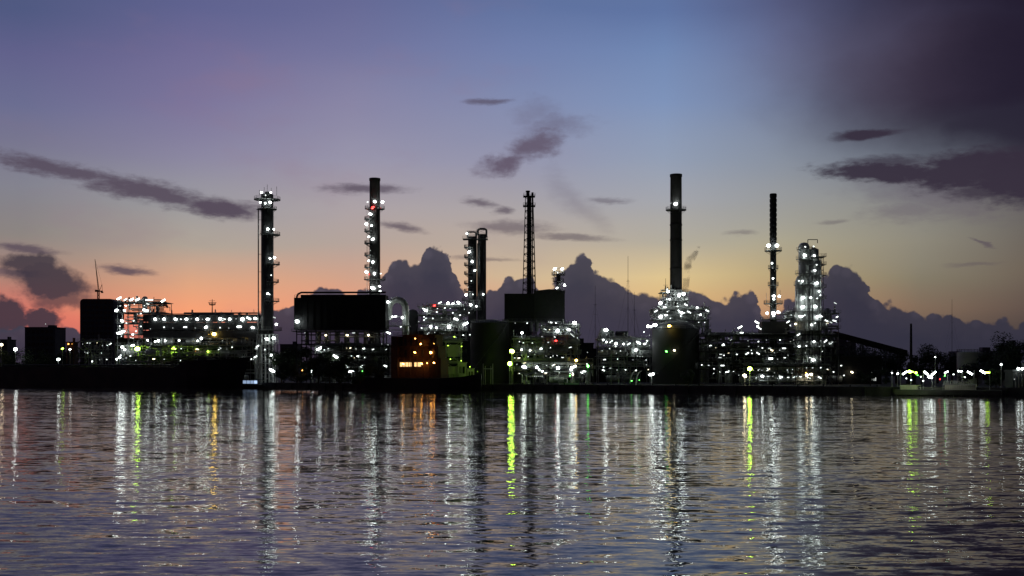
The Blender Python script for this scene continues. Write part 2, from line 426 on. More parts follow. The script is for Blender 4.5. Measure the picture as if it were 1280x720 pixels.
# ---------------------------------------------------------------- towers
def ring(mb, z, r, rin, n=16, a0=0, a1=2*math.pi, rail=True):
    """grating platform round a shell, with rails"""
    full = abs(a1-a0-2*math.pi) < 1e-6
    mb.lathe(0, 0, [(rin, z), (r, z), (r, z+.25), (rin, z+.25)], n, a0, a1)
    if rail:
        pts = [(r*.97*math.cos(a0+(a1-a0)*i/n), r*.97*math.sin(a0+(a1-a0)*i/n), z+.2) for i in range(n if full else n+1)]
        mb.rail(pts, 1.2, 3, .07, full)
    for i in range(5):
        t = a0+(a1-a0)*i/5
        mb.bar((rin*math.cos(t), rin*math.sin(t), z-1.4), (r*.95*math.cos(t), r*.95*math.sin(t), z), .09)
def ladder(mb, x, y, z0, z1, wd=.5):
    mb.bar((x-wd/2, y, z0), (x-wd/2, y, z1), .07); mb.bar((x+wd/2, y, z0), (x+wd/2, y, z1), .07)
    k = z0
    while k < z1: mb.bar((x-wd/2, y, k), (x+wd/2, y, k), .04); k += 1.2
def tower(name, label, cat, px, Y, top, wpx, base=None, mat_='dark', taper=1.0, rim=True, dome=False, bands=0, base_z=GZ, part='shell'):
    T = thing(name, label, cat, (X(px, Y), Y, base_z)); r = wpx/2*Y/F; h = Z(top, Y)-base_z
    m = MB()
    if dome: m.lathe(0, 0, [(r*1.0, 0), (r, h-r*.9), (r*.9, h-r*.45), (r*.6, h-r*.12), (.05, h)], 24)
    elif bands:
        pr = []; N_ = bands; z0 = h*.0
        pr = [(r*taper, 0)]
        m.lathe(0, 0, [(r*taper, 0), (r, h)], 24)
    else:
        pr = [(r*taper, 0), (r, h-1.2)] + ([(r*1.08, h-1.1), (r*1.08, h), (r*.85, h), (r*.85, h-3)] if rim else [(r, h)])
        m.lathe(0, 0, pr, 24)
    m.build(part, M[mat_], T)
    return T, r, h
def plat(T, z, r, rin, a0=0, a1=360, n=14):
    m = MB(); ring(m, z, r, rin, n, math.radians(a0), math.radians(a1)); return m.build('platform', M['steel'], T)

# tall column by the long hall
Y = 520; S = Y/F
T, r, h = tower('distillation_column', 'tallest slim dark column on the hall side, crowned by two lamp-lit platforms', 'tower', 334, Y, 243, 15, rim=False)
hz = lambda py: Z(py, Y)-GZ
plat(T, hz(262), r+1.7, r); plat(T, hz(250), r+3.4, r*.5)
plat(T, hz(294), r+3.2, r, -110, 60); plat(T, hz(331), r+3.0, r, -80, 40); plat(T, hz(353), r+2.6, r, -80, 40); plat(T, hz(377), r+2.8, r, -90, 40)
plat(T, hz(413), r+4, r, -160, 60)
m = MB(); m.bar((-r-1.1, -1, hz(262)), (-r-1.1, -1, 4), .28, 8); m.bar((-r-2.0, 0, hz(262)), (-r-1.1, -1, hz(262)), .25, 8)
for p in (275, 294, 318, 340, 365, 390): m.bar((-r-1.1, -1, hz(p)), (-r*.8, -.5, hz(p)), .14)
m.build('downcomer_pipe', M['steel'], T)
m = MB(); ladder(m, r+.2, -1.5, 5, hz(262)); m.build('ladder', M['steel'], T)
m = MB(); m.cyl(0, 0, h-.3, h+1.2, 1.3, 1.0, 10)
for dx, t in ((-3.6, 2.0), (-1.4, 3.4), (0, 4.6), (1.9, 3.0), (4.4, 3.6)): m.bar((dx, 0, h-.5), (dx, 0, h+t), .11)
m.build('vent_cap', M['steel'], T)
lamps(T, Y-r-1.6, [(327,240.5,'w',2),(338.5,240.5,'w',2),(332,244,'w',1),(325.5,253,'w',2),(331.5,254,'w',2),(337.8,253,'w',3),(334.8,286.5,'w',3),(342.3,286.5,'w',2),(337.5,323,'w',2),(343.3,322,'w',3),(339,344,'w',1),(334.5,367,'w',2),(337,368,'w',1)])
# steel stair frame at its foot
def lattice(mb, x0, x1, y0, y1, z0, z1, nz, r=.16, tx=1.0, diag=True):
    """four-legged braced frame, optional taper towards the top"""
    cx, cy = (x0+x1)/2, (y0+y1)/2
    def cor(k):
        f = 1+(tx-1)*k/nz; z = z0+(z1-z0)*k/nz
        return [Vector((cx+(x-cx)*f, cy+(y-cy)*f, z)) for x, y in ((x0,y0),(x1,y0),(x1,y1),(x0,y1))]
    for k in range(nz):
        A, B_ = cor(k), cor(k+1)
        for i in range(4):
            j = (i+1) % 4
            mb.bar(A[i], B_[i], r); mb.bar(B_[i], B_[j], r*.7)
            if diag: mb.bar(A[i], B_[j], r*.5) if (k+i) % 2 else mb.bar(A[j], B_[i], r*.5)
T = thing('stair_frame', 'bright steel stair frame wrapped round the foot of the tallest slim column', 'frame', (X(334, Y-9), Y-9, GZ))
Yf = Y-9; m = MB(); lattice(m, -4.2, 4.2, -2.5, 3, 0, Z(418, Yf)-GZ, 5, .22); m.build('steel_frame', M['clad'], T)
for k in range(1, 5):
    z = (Z(418, Yf)-GZ)*k/5; m = MB(); m.box(-4.2, 4.2, -2.5, 3, z, z+.2); m.rail([(-4.2,-2.5,z+.2),(4.2,-2.5,z+.2)]); m.build('deck', M['steel'], T)
m = MB(); [m.bar((x_, -1, 0), (x_, -1, 22), .45, 8) for x_ in (-2.4, -.6, 1.2, 2.9)]; m.build('riser_pipes', M['clad'], T)
lamps(T, Yf-3.4, [(345.5,405.5,'w',3),(341.8,422.5,'w',3),(334,424,'w',3),(331.5,423,'w',1),(339.2,444,'w',3),(322,433,'w',1,-35),(320.5,436,'w',0,0),(343,397,'w',0,20),(319.5,446,'w',1,-30),(331,437,'w',1),(344,450,'w',1)])

# banded stack over the furnace house
Y = 515; S = Y/F
T, r, h = tower('smoke_stack', 'smooth grey smoke stack with red warning lamps, rising behind the black furnace house', 'chimney', 468.5, Y, 223, 13, mat_='concrete', taper=1.1)
hz = lambda py: Z(py, Y)-GZ
plat(T, hz(261.5), r+2.2, r); plat(T, hz(350), r+2.6, r)
for p in (275, 290, 305, 320, 335): plat(T, hz(p), r+2.4, r, 150, 260)
m = MB(); ladder(m, -r-.9, -1.2, 8, hz(262)); m.build('ladder', M['clad'], T)
lamps(T, Y-r-1.2, [(459.5,252.5,'w',1),(468.5,252,'w',3),(478.2,252.5,'w',3),(466,259.5,'r',3),(476,260,'r',0),(463,267.5,'w',3),(458,280,'w',3),(464.5,282,'w',2),(461,296,'w',2),(466,299,'w',3),(463,313,'w',0),(461,326,'w',2),(466,327.5,'w',3),(457.8,340,'w',3),(468,342,'w',3),(476,342,'w',1),(461.5,343,'r',1),(466,360,'w',4),(474.5,358,'w',2),(475,364,'w',2)])

# twin columns
Y = 530; hz = lambda py: Z(py, Y)-GZ
T, r, h = tower('twin_column', 'pair of joined dark columns with a looped pipe on top and lamps down one edge', 'tower', 590.5, Y, 296, 11, rim=False)
m = MB(); r2 = 5.2*Y/F; dx = 12*Y/F; m.cyl(dx, 0, 0, hz(293), r2, r2, 20); m.build('second_shell', M['dark'], T)
m = MB(); m.path([(dx-1.9,0,hz(294)),(dx-1.9,0,hz(288)),(dx-1.2,0,hz(286)),(dx+1.4,0,hz(286)),(dx+2.1,0,hz(288)),(dx+2.1,0,hz(297))], .5, 8)
m.path([(-2.2,0,hz(297)),(-2.2,0,hz(291)),(-1.6,0,hz(290)),(1.0,0,hz(290)),(1.6,0,hz(291.5)),(1.6,0,hz(297))], .4, 8); m.build('looped_pipe', M['steel'], T)
m = MB(); lattice(m, dx-2.4, dx+2.4, -1.6, 1.6, hz(297), hz(287), 2, .1); lattice(m, -2.5, 2, -1.6, 1.6, hz(299), hz(289), 2, .1); m.build('top_cage', M['steel'], T)
m = MB(); m.box(-r-2.4, dx+r2+.8, -r-1.2, r+1, hz(299.5), hz(299)); m.rail([(-r-2.4,-r-1.2,hz(299)),(dx+r2+.8,-r-1.2,hz(299))]); m.build('top_platform', M['steel'], T)
for p in (310, 322, 332, 343, 355, 365): plat(T, hz(p), r+1.9, r, 140, 280)
plat(T, hz(376), r+3, r, 100, 320); plat(T, hz(388), r+3.2, r, 100, 330)
m = MB()
for k, px_ in enumerate((597.3, 600.5, 605.5)): m.bar((X(px_, Y)-X(590.5, Y), -r-.5, 2), (X(px_, Y)-X(590.5, Y), -r-.5, hz(305+4*k)), .3, 8)
m.build('riser_pipe', M['grey'], T)
lamps(T, Y-r-1.2, [(583.6,292,'w',2),(586.3,315,'w',3),(590.2,327,'w',3),(593.5,338,'w',2),(589,351,'w',1),(585,359,'w',0),(582.6,368.5,'w',3),(591,368,'w',1),(604,367.8,'w',2),(588.3,381,'w',3),(595.5,383,'w',2),(586,391,'w',1),(599,404,'w',2,0)])

# concrete stack over the dome-topped tank
Y = 500; hz = lambda py: Z(py, Y)-GZ
T, r, h = tower('tall_stack', 'thickest and tallest smooth stack, one bright lamp on its single high platform', 'chimney', 845, Y, 218, 14.2, mat_='concrete', taper=1.12)
plat(T, hz(263), r+2.1, r)
for p in (281, 300, 336): m = MB(); m.lathe(0, 0, [(r*1.0, hz(p)-.4), (r*1.09, hz(p)-.4), (r*1.09, hz(p)+.3), (r*1.0, hz(p)+.3)], 24); m.build('stiffener_band', M['concrete'], T)
m = MB(); ladder(m, r*.4, -r-.5, 4, hz(262)); m.build('ladder', M['dark'], T)
lamps(T, Y-r-1.3, [(844.6,255,'w',4),(838.5,254,'w',0)])

# ribbed stack on the far side
Y = 470; hz = lambda py: Z(py, Y)-GZ
T = thing('ribbed_stack', 'thin stack with a ribbed dark upper half, beside the domed column', 'chimney', (X(966.5, Y), Y, GZ))
r = 4.3*Y/F; m = MB(); pr = []
z0, z1 = hz(308), hz(242); n = 11
for k in range(n):
    za, zb = z0+(z1-z0)*k/n, z0+(z1-z0)*(k+1)/n
    pr += [(r*.9, za), (r*1.04, za+(zb-za)*.35), (r*1.04, za+(zb-za)*.8), (r*.9, zb-.02)]
m.lathe(0, 0, pr+[(r*.7, z1)], 20); m.build('ribbed_shell', M['black'], T)
m = MB(); m.cyl(0, 0, 0, z0+.2, r*1.05, r*.86, 20); m.build('lower_shell', M['grey'], T)
plat(T, hz(314), r+2.2, r*.8); plat(T, hz(336), r+.7, r*.8); plat(T, hz(357), r+.8, r*.8); plat(T, hz(380), r+2.5, r*.8, 100, 420); plat(T, hz(400), r+4, r*.8)
m = MB(); m.box(-5.4, 6.2, -3, 4, hz(418), hz(402)); m.build('base_house', M['dark'], T)
m = MB(); m.bar((-2.9, 0, hz(380)), (-2.9, 0, hz(366)), .08); m.build('aerial', M['steel'], T)
m = MB(); m.bar((2.9, 0, hz(380)), (2.9, 0, hz(362)), .08); m.build('aerial', M['steel'], T)
lamps(T, Y-r-1.3, [(960.6,307,'w',4),(971.2,307,'w',4),(965,329,'w',2),(966,335,'w',0),(966.3,348,'w',2),(967.3,370,'w',3),(967.3,374,'w',2),(974,370.5,'w',3),(959,391.5,'w',3),(966.8,391.5,'w',4),(967,395,'w',2),(972.5,390,'w',3),(975,391,'w',1)])

# domed column with stepped platforms
Y = 465; hz = lambda py: Z(py, Y)-GZ
T, r, h = tower('domed_column', 'broad column with a rounded top and many small lit platforms, beside the ribbed stack', 'tower', 1005, Y, 303, 13.5, dome=True, mat_='clad')
m = MB(); dx = 12.5*Y/F; m.lathe(dx, 0, [(3.0, 0), (3.0, hz(330)), (1.9, hz(322)), (1.9, hz(312)), (.05, hz(309))], 20); m.build('second_shell', M['steel'], T)
m = MB(); lattice(m, dx-1.5, dx+3.4, -2, 2, hz(420), hz(322), 12, .11); m.build('stair_cage', M['steel'], T)
m = MB(); m.path([(1.6,0,hz(304)),(1.6,0,hz(299.5)),(5.6,0,hz(299.5)),(5.6,0,hz(304))], .16, 6); m.build('davit', M['steel'], T)
for p, e in ((313,2),(325,2.4),(343,3),(357,4)): plat(T, hz(p), r+e*.7, r, -160, 60)
for p in (322, 332, 345, 360, 374):
    m = MB(); m.box(dx-3.4, dx+4.2, -3.4, 3, hz(p), hz(p)+.25); m.rail([(dx-3.4,-3.4,hz(p)+.2),(dx+4.2,-3.4,hz(p)+.2),(dx+4.2,3,hz(p)+.2)]); m.build('platform', M['steel'], T)
for p in (390, 402, 414):
    m = MB(); m.box(-6.5, 8.5, -4, 4, hz(p), hz(p)+.3); m.rail([(-6.5,-4,hz(p)+.2),(8.5,-4,hz(p)+.2)]); m.build('platform', M['steel'], T)
m = MB(); m.lathe(-1.6, -.5, [(2.2, 0), (2.2, hz(352)), (1.4, hz(346)), (.05, hz(344))], 16); m.build('side_vessel', M['clad'], T)
m = MB()
for k, x_ in enumerate((-3.6, .4, 2.1, 3.2, 6.2)): m.bar((x_, -r-.7, 3), (x_, -r-.7, hz(360-9*k)), .26, 8)
m.build('riser_pipe', M['clad'], T)
lamps(T, Y-r-1.8, [(1006.5,308.5,'w',1),(1017,308,'w',1),(1006,319,'w',3),(1018,319.5,'w',2),(1020.8,331,'w',1),(1018.5,338,'w',2),(1015,339,'w',0),(998.5,351,'w',1),(1003,351.5,'w',2),(1021,354,'w',3),(1026,345,'w',0),(1023.8,364,'w',2),(1025.5,369,'w',1),(1004,372,'w',3),(1013.5,372,'w',2),(1021.5,373,'w',1),(1004,383.5,'w',3),(1019.3,383,'w',3),(1001,395.5,'w',2,0),(1006,394,'w',1),(1022,396,'w',3),(1014.5,406,'w',2),(1026,395,'w',1,28),(1033,401,'w',1,28),(1038.5,403,'w',0,28),(1043,401,'w',1,12),(1045.5,403,'w',0),(1044,379,'w',0,28),(1019,404,'w',1),(994.5,405,'y',2),(985,402.5,'w',1,-32)])

# slim column behind the twin boxes
Y = 520; hz = lambda py: Z(py, Y)-GZ
T, r, h = tower('slim_column', 'short slim column with two lamps on a crow nest, behind the pair of dark boxes', 'tower', 698, Y, 342, 5.5, rim=False)
plat(T, hz(344), r+2.2, r); plat(T, hz(352), r+1.6, r); plat(T, hz(366), r+2.2, r)
m = MB(); lattice(m, -2.2, 2.2, -1.8, 1.8, hz(344), hz(335), 2, .12); m.build('crow_nest', M['steel'], T)
lamps(T, Y-r-1.2, [(693.4,336,'w',3),(702.8,336.3,'w',3),(697,341,'w',1),(696.3,360,'w',2),(705.8,356.5,'w',3)])

# flare derrick
Y = 505; hz = lambda py: Z(py, Y)-GZ
T = thing('flare_derrick', 'tall tapering lattice derrick round a dark flare pipe, rising behind the dark boxes', 'derrick', (X(661.5, Y), Y, GZ))
m = MB(); w0 = 11*Y/F; zt = hz(246); lattice(m, -w0, w0, -w0, w0, 0, zt, 26, .24, .42); m.build('lattice_frame', M['dark'], T)
m = MB(); m.cyl(0, 0, 0, hz(245), 1.25, 1.0, 14); m.bar((1.6,0,0),(1.4,0,hz(243)),.28,8); m.build('flare_pipe', M['black'], T)
m = MB(); m.cyl(-.6, 0, hz(246), hz(239), .75, .75, 12); m.cyl(1.5, 0, hz(246), hz(240.5), .45, .45, 10); m.cyl(-.6, 0, hz(240), hz(238.5), 1.0, 1.0, 12); m.build('burner_tip', M['black'], T)
for p, k in ((258, .46), (246, .44)):
    m = MB(); e = w0*k+.9; m.box(-e, e, -e, e, hz(p), hz(p)+.2); m.rail([(-e,-e,hz(p)+.2),(e,-e,hz(p)+.2),(e,e,hz(p)+.2),(-e,e,hz(p)+.2)]); m.build('platform', M['dark'], T)

# ---------------------------------------------------------------- process units (open steel frames filled with vessels and pipes)
def unit(name, label, cat, px0, px1, Y, levels, depth=12, bay=7, seed=1, vessels=3, pipes=8, lamps_=(), frame='steel', ptop=None, solid=(), group=None, tubes='clad', extra=None):
    rr = random.Random(seed); xc = (px0+px1)/2; ox = X(xc, Y)
    T = thing(name, label, cat, (ox, Y, GZ), group); xa, xb = X(px0, Y)-ox, X(px1, Y)-ox
    zs = [Z(p, Y)-GZ for p in levels]; zs.sort(); top = zs[-1]
    n = max(1, round((xb-xa)/bay)); m = MB()
    xs = [xa+(xb-xa)*i/n for i in range(n+1)]
    for x_ in xs:
        for y_ in (0, depth): m.bar((x_, y_, 0), (x_, y_, top+rr.uniform(-.2, .6)), .17)
    lo = 0
    for k, z in enumerate(zs):
        for y_ in (0, depth): m.bar((xa, y_, z), (xb, y_, z), .15)
        for x_ in xs: m.bar((x_, 0, z), (x_, depth, z), .12)
        for i in range(n):
            if rr.random() < .45: m.bar((xs[i], 0, lo), (xs[i+1], 0, z), .09) if rr.random() < .5 else m.bar((xs[i+1], 0, lo), (xs[i], 0, z), .09)
        lo = z
    m.build('steel_frame', M[frame], T)
    for k, z in enumerate(zs):
        d = MB(); d.box(xa-.8, xb+.8, -.9, depth+.6, z+.1, z+.32)
        if k in solid: d.box(xa-.9, xb+.9, -1.0, -.85, z-2.4, z+1.0)
        else: d.rail([(xa-.8,-.9,z+.3),(xb+.8,-.9,z+.3)], 1.1, 2.2, .06)
        d.build('deck', M['dark' if k in solid else frame], T)
    lo = 0
    for k, z in enumerate(zs+[top+3.5]):
        hgt = z-lo
        for i in range(max(2, pipes//len(zs))):
            y_ = rr.uniform(.3, depth-1); zz = lo+rr.uniform(.25, .9)*hgt if k < len(zs) else lo+rr.uniform(.5, 1.4); ra = rr.choice((.14,.2,.28,.4))
            p = MB(); x0_, x1_ = sorted((rr.uniform(xa, xb), rr.uniform(xa, xb)))
            if x1_-x0_ < 3: x1_ = min(xb, x0_+4)
            p.bar((x0_, y_, zz), (x1_, y_, zz), ra, 8)
            p.bar((x1_, y_, zz), (x1_, y_, max(0, zz-rr.uniform(1, 5))), ra, 8)
            if rr.random() < .6: p.bar((x0_, y_, zz), (x0_, y_, zz+rr.uniform(.6, 3)), ra, 8)
            p.bar((x0_, y_, zz), (x0_, min(depth, y_+3), zz), ra, 8)
            p.build('pipe', M[tubes], T)
        for i in range(max(1, int((xb-xa)/9))):
            p = MB(); x_ = rr.uniform(xa, xb); p.bar((x_, rr.uniform(0, 2), lo+.3), (x_, .6, lo+hgt*rr.uniform(.5, 1)), rr.choice((.12,.2,.3)), 8)
            p.build('riser_pipe', M[tubes], T); p = MB(); p.cyl(x_+1, rr.uniform(1, depth-1), lo+.3, lo+min(hgt, 3)*rr.uniform(.4, .8), .5, .5, 10); p.build('drum', M[tubes], T)
        lo = z
    for i in range(vessels):
        k = rr.randrange(len(zs)); z = ([0]+zs)[k]; x_ = xa+(xb-xa)*(i+.5+rr.uniform(-.3, .3))/vessels; v = MB()
        hh = (zs[k]-z)
        if rr.random() < .5:
            rad = min(1.5, hh*.32); v.hcyl(x_-rr.uniform(1.5, 3), x_+rr.uniform(1.5, 3), rr.uniform(1.5, 4), z+rad+.6, rad)
        else:
            rad = rr.uniform(.7, 1.5); zz = z+.3; ht = hh*rr.uniform(.7, 1.5); v.lathe(x_, rr.uniform(2, 5), [(rad, zz), (rad, zz+ht), (rad*.7, zz+ht+rad*.45), (.04, zz+ht+rad*.65)], 14)
        v.build('vessel', M[tubes], T)
    lamps(T, Y-1.3, lamps_)
    for i in range(min(extra if extra is not None else int((px1-px0)*.35), 100-len(lamps_))):     # the many small deck lights
        px_ = rr.uniform(px0+1, px1-1); k = rr.randrange(len(levels)); py_ = sorted(levels)[k]+rr.uniform(1.5, 5)
        lamp(T, px_, py_, Y+rr.uniform(-1.2, depth*.6), 'y' if rr.random() < .18 else 'w', rr.uniform(.32, .62), rr.choice((10, 20, 40)), 'globe' if rr.random() < .7 else 'tube' , rr.uniform(-30, 30)) if rr.random() < .7 else lamp(T, px_, py_, Y+rr.uniform(0, 3), 'w', .22, 25, 'tube', rr.uniform(-35, 35))
    return T

unit('process_tower', 'tall open steel block of six floors full of white lamps, next to the rounded high-rise', 'process unit', 147, 203, 530, [378,391,404,418,432,446], 14, 6, 3, 10, 46,
  [(149,373,'w',2,-30),(157,374.5,'w',1,-30),(164.5,374.5,'w',2,-25),(172,374.5,'w',2,-25),(184,375,'w',1,-8),(189,375,'w',1,0),(204,376,'w',2,-30),
   (145.5,388,'w',3),(155.5,388,'w',2),(182,388,'w',3,15),(152.5,401,'w',3),(158,404,'w',1),(150.5,416,'w',4,-20),(155,414,'w',2),(166,418,'w',2),(170,414,'w',1),(165.8,432,'w',3),(153,434,'w',3),(156,437,'w',2),(167,401,'w',1),(176,392,'w',1),(151,444,'w',1),(163,445,'w',1),(176,408,'w',1)])
# upstanding rods on its roof
unit('pipe_gallery', 'long low gallery with a lamp row under its roof edge, ending at the tall column', 'process unit', 182, 323, 520, [396,406,416,432,446], 16, 7, 5, 12, 60,
  [(194,399,'w',3),(205,399,'w',3),(219.5,399,'w',3),(233,399,'w',3),(246.5,399,'w',3),(259.7,399,'w',3),(275,398.5,'w',3),(287,399,'w',3),(303,399,'w',4),(311,398,'w',2,28),(319,398,'w',3),(199,398.5,'w',0),(226,399,'w',1),(239,398.5,'w',0),(253,399,'w',0),(281,399,'w',1),(295,398.5,'w',0),
   (205,409,'w',1),(216,410,'w',0),(231.5,409,'w',1,0),(244,410,'w',0),(257.5,409,'w',3),(275,409.5,'w',1),(299,408.5,'w',2,0),(316,409.5,'w',3),(286,410,'w',0),(188,411,'w',0),
   (184.5,425.5,'w',2),(194,427,'w',2),(198,426,'w',3),(206.5,426,'w',2),(224,425.5,'w',2),(214,427,'w',0),(251.5,423,'w',3),(247,426,'w',2),(278,426,'w',0),(244.5,439,'o',0),
   (267.6,417.5,'a',4),(260,439.3,'g',1),(261,418,'a',0)], solid=(2,3,4))
Y = 530; T = thing('roof_mast', 'small signal mast with a round platform standing on the long gallery roof', 'mast', (X(265.3, Y), Y, Z(396, Y)))
m = MB(); m.bar((0,0,0),(0,0,Z(374,Y)-Z(396,Y)),.32,8,.12); m.build('pole', M['dark'], T)
m = MB(); m.lathe(0,0,[(.2,5.3),(1.5,5.6),(1.5,5.9),(.2,5.9)],12); m.rail([(1.5*math.cos(i),1.5*math.sin(i),5.8) for i in range(6)],1.0,2,.07,True); m.bar((-1.9,0,7),(-1.3,0,5.9),.1); m.bar((1.9,0,7),(1.3,0,5.9),.1); m.bar((-1.4,0,7.6),(1.4,0,7.6),.09); m.build('lookout', M['dark'], T)
Y = 528; T = thing('roof_pipe_bridge', 'thin pipe bridge on short posts running above the long gallery roof', 'pipe bridge', (X(276, Y), Y, Z(396, Y)))
xa, xb = X(230, Y)-X(276, Y), X(322, Y)-X(276, Y); m = MB(); m.bar((xa,0,1.8),(xb,0,1.8),.32,8); m.bar((xa,1.5,1.7),(xb,1.5,1.7),.2,8); m.build('pipe', M['dark'], T)
m = MB(); [m.bar((xa+(xb-xa)*i/9, .7, 0), (xa+(xb-xa)*i/9, .7, 1.7), .14) for i in range(10)]; [m.bar((xa+(xb-xa)*i/9, -.3, 1.55), (xa+(xb-xa)*i/9, 1.8, 1.55), .12) for i in range(10)]; m.build('support', M['dark'], T)
# roof rods of the tall block
Y = 532; T = thing('roof_louvre_screen', 'ragged row of upright rods on the roof of the tall lamp-filled block', 'screen', (X(195, Y), Y, Z(392, Y)))
m = MB(); [m.bar((X(p, Y)-X(195, Y), 0, 0), (X(p, Y)-X(195, Y), 0, R.uniform(4.5, 6.6)), .16) for p in (186,188.5,191,193,195,197.5,199.5,202,204.5)]; m.bar((-3.6,0,4.2),(3.8,0,4.2),.14); m.bar((-3.6,0,2.2),(3.8,0,2.2),.14); m.build('rods', M['dark'], T)

# furnace house: black clad box on legs
Y = 490; T = thing('furnace_house', 'huge black clad box raised on legs, railing along its flat roof', 'furnace', (X(424.5, Y), Y, GZ))
hz = lambda py: Z(py, Y)-GZ; xa, xb = X(367.5, Y)-X(424.5, Y), X(482, Y)-X(424.5, Y); dp = 14
m = MB(); m.box(xa, xb, 0, dp, hz(412), hz(372)); m.box(xa+2.5, xb-.2, 2, dp-1, hz(372), hz(368))
for i in range(1, 14): x_ = xa+(xb-xa)*i/14; m.box(x_-.12, x_+.12, -.22, 0, hz(411), hz(372.5))
m.build('casing', M['black'], T)
m = MB(); m.rail([(xa+.2,.2,hz(372)),(xb-.2,.2,hz(372))], 1.2, 2, .07); m.path([(xa+1.0,.8,hz(372)),(xa+1.5,.8,hz(367.5)),(xa+3.0,.8,hz(365.5)),(xb,.8,hz(365.3))], .42, 8); m.build('roof_header_pipe', M['dark'], T)
m = MB()
for i in range(10):
    for y_ in (1, dp-1): m.bar((xa+1+(xb-xa-2)*i/9, y_, 0), (xa+1+(xb-xa-2)*i/9, y_, hz(412)), .3)
for z_ in (hz(418), hz(430)): m.bar((xa+1,1,z_),(xb-1,1,z_),.2); m.bar((xa+1,dp-1,z_),(xb-1,dp-1,z_),.2)
m.build('legs_frame', M['dark'], T)
m = MB(); m.box(xa-.8, xb+.8, -1.6, dp, hz(414.5), hz(413.8)); m.rail([(xa-.8,-1.6,hz(414)),(xb+.8,-1.6,hz(414))]); m.box(xa+3, xb, -1, dp-2, hz(431), hz(430.2)); m.build('walkway', M['dark'], T)
m = MB()
for i in range(8): m.cyl(xa+5+i*4.3, 4+(i % 2)*4, hz(430), hz(415), 1.0, .8, 10)
m.path([(xa+3,0,hz(426)),(xa+18,0,hz(426)),(xa+18,0,hz(421)),(xb,0,hz(421))], .3, 8); m.build('burners', M['steel'], T)
lamps(T, Y-1.9, [(371.5,402,'w',4),(370,401,'w',2),(407.3,419,'y',2),(434,419,'y',2),(460.5,419,'y',2),(442,416.2,'w',0,0),(448,432,'w',0),(381,416,'w',0),(477,430,'w',0)])
for l_ in T.children:
    if l_.name.startswith('lamp') and l_.location.z < hz(418) and l_.scale.x > .6: l_.scale.x *= 1.35
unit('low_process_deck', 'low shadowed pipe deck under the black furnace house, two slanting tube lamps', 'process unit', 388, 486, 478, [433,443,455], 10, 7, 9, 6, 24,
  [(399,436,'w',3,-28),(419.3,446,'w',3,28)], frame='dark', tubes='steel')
# arched duct
Y = 500; T = thing('arched_flue_duct', 'thick pale duct bent like an upside down U beside the black furnace house', 'duct', (X(497, Y), Y, GZ))
hz = lambda py: Z(py, Y)-GZ; m = MB(); x0_, x1_ = X(486, Y)-X(497, Y), X(507, Y)-X(497, Y); pts = []
for i in range(11):
    t = math.pi*(1-i/10); pts.append(((x0_+x1_)/2+(x1_-x0_)/2*math.cos(t), 0, hz(386)+(hz(374.5)-hz(386))*math.sin(t)))
m.path([(x0_,0,hz(400))]+pts+[(x1_,0,4)], 1.55, 14); m.build('duct_shell', M['clad'], T)
m = MB(); lattice(m, x0_-2.5, x1_-1, -3, 3, 0, hz(396), 5, .16); m.build('support_frame', M['steel'], T)
m = MB(); m.box(x0_-2.5, x1_+2, -3, 3, hz(408), hz(407)); m.rail([(x0_-2.5,-3,hz(407)),(x1_+2,-3,hz(407))]); m.build('deck', M['steel'], T)
lamps(T, Y-4, [(484.5,377.5,'w',3),(490.5,396,'w',2),(494.5,395.5,'w',2),(503,397,'w',3),(501,408.5,'w',1),(485.5,416,'w',2,25),(476,418,'w',0),(485,431,'w',0)])
Y = 520; T = thing('knockout_drum', 'dark upright drum with a rounded top behind the arched duct', 'tank', (X(516, Y), Y, GZ))
m = MB(); m.lathe(0,0,[(2.6,0),(2.6,Z(392,Y)-GZ),(1.8,Z(388,Y)-GZ),(.05,Z(386.5,Y)-GZ)],18); m.build('shell', M['dark'], T)

unit('cracking_unit', 'crowded pipe block with a red lamp on top, between arched duct and joined columns', 'process unit', 524, 582, 508, [384,394,404,414,426], 12, 5, 12, 12, 54,
  [(543,382,'r',2),(532.3,388,'w',3),(550,378.5,'w',1,-25),(560,379,'w',3),(566,379.5,'w',2),(573,378,'w',3),(546,390,'w',1),(556,385,'w',1),(570,399,'w',2,25),(523.5,402,'w',0),(530,400,'w',1),(538.3,408.5,'w',3),(545.5,409.5,'w',2),(561.2,408.5,'w',4),(527,410,'w',1),(579,419,'w',1),(587.5,418.5,'w',1),(582,405,'w',3,-28),(575,394,'w',1),(552,397,'w',0),(566,391,'w',1),(541,398,'w',1),(570,422,'w',0),(587,423,'w',0)])

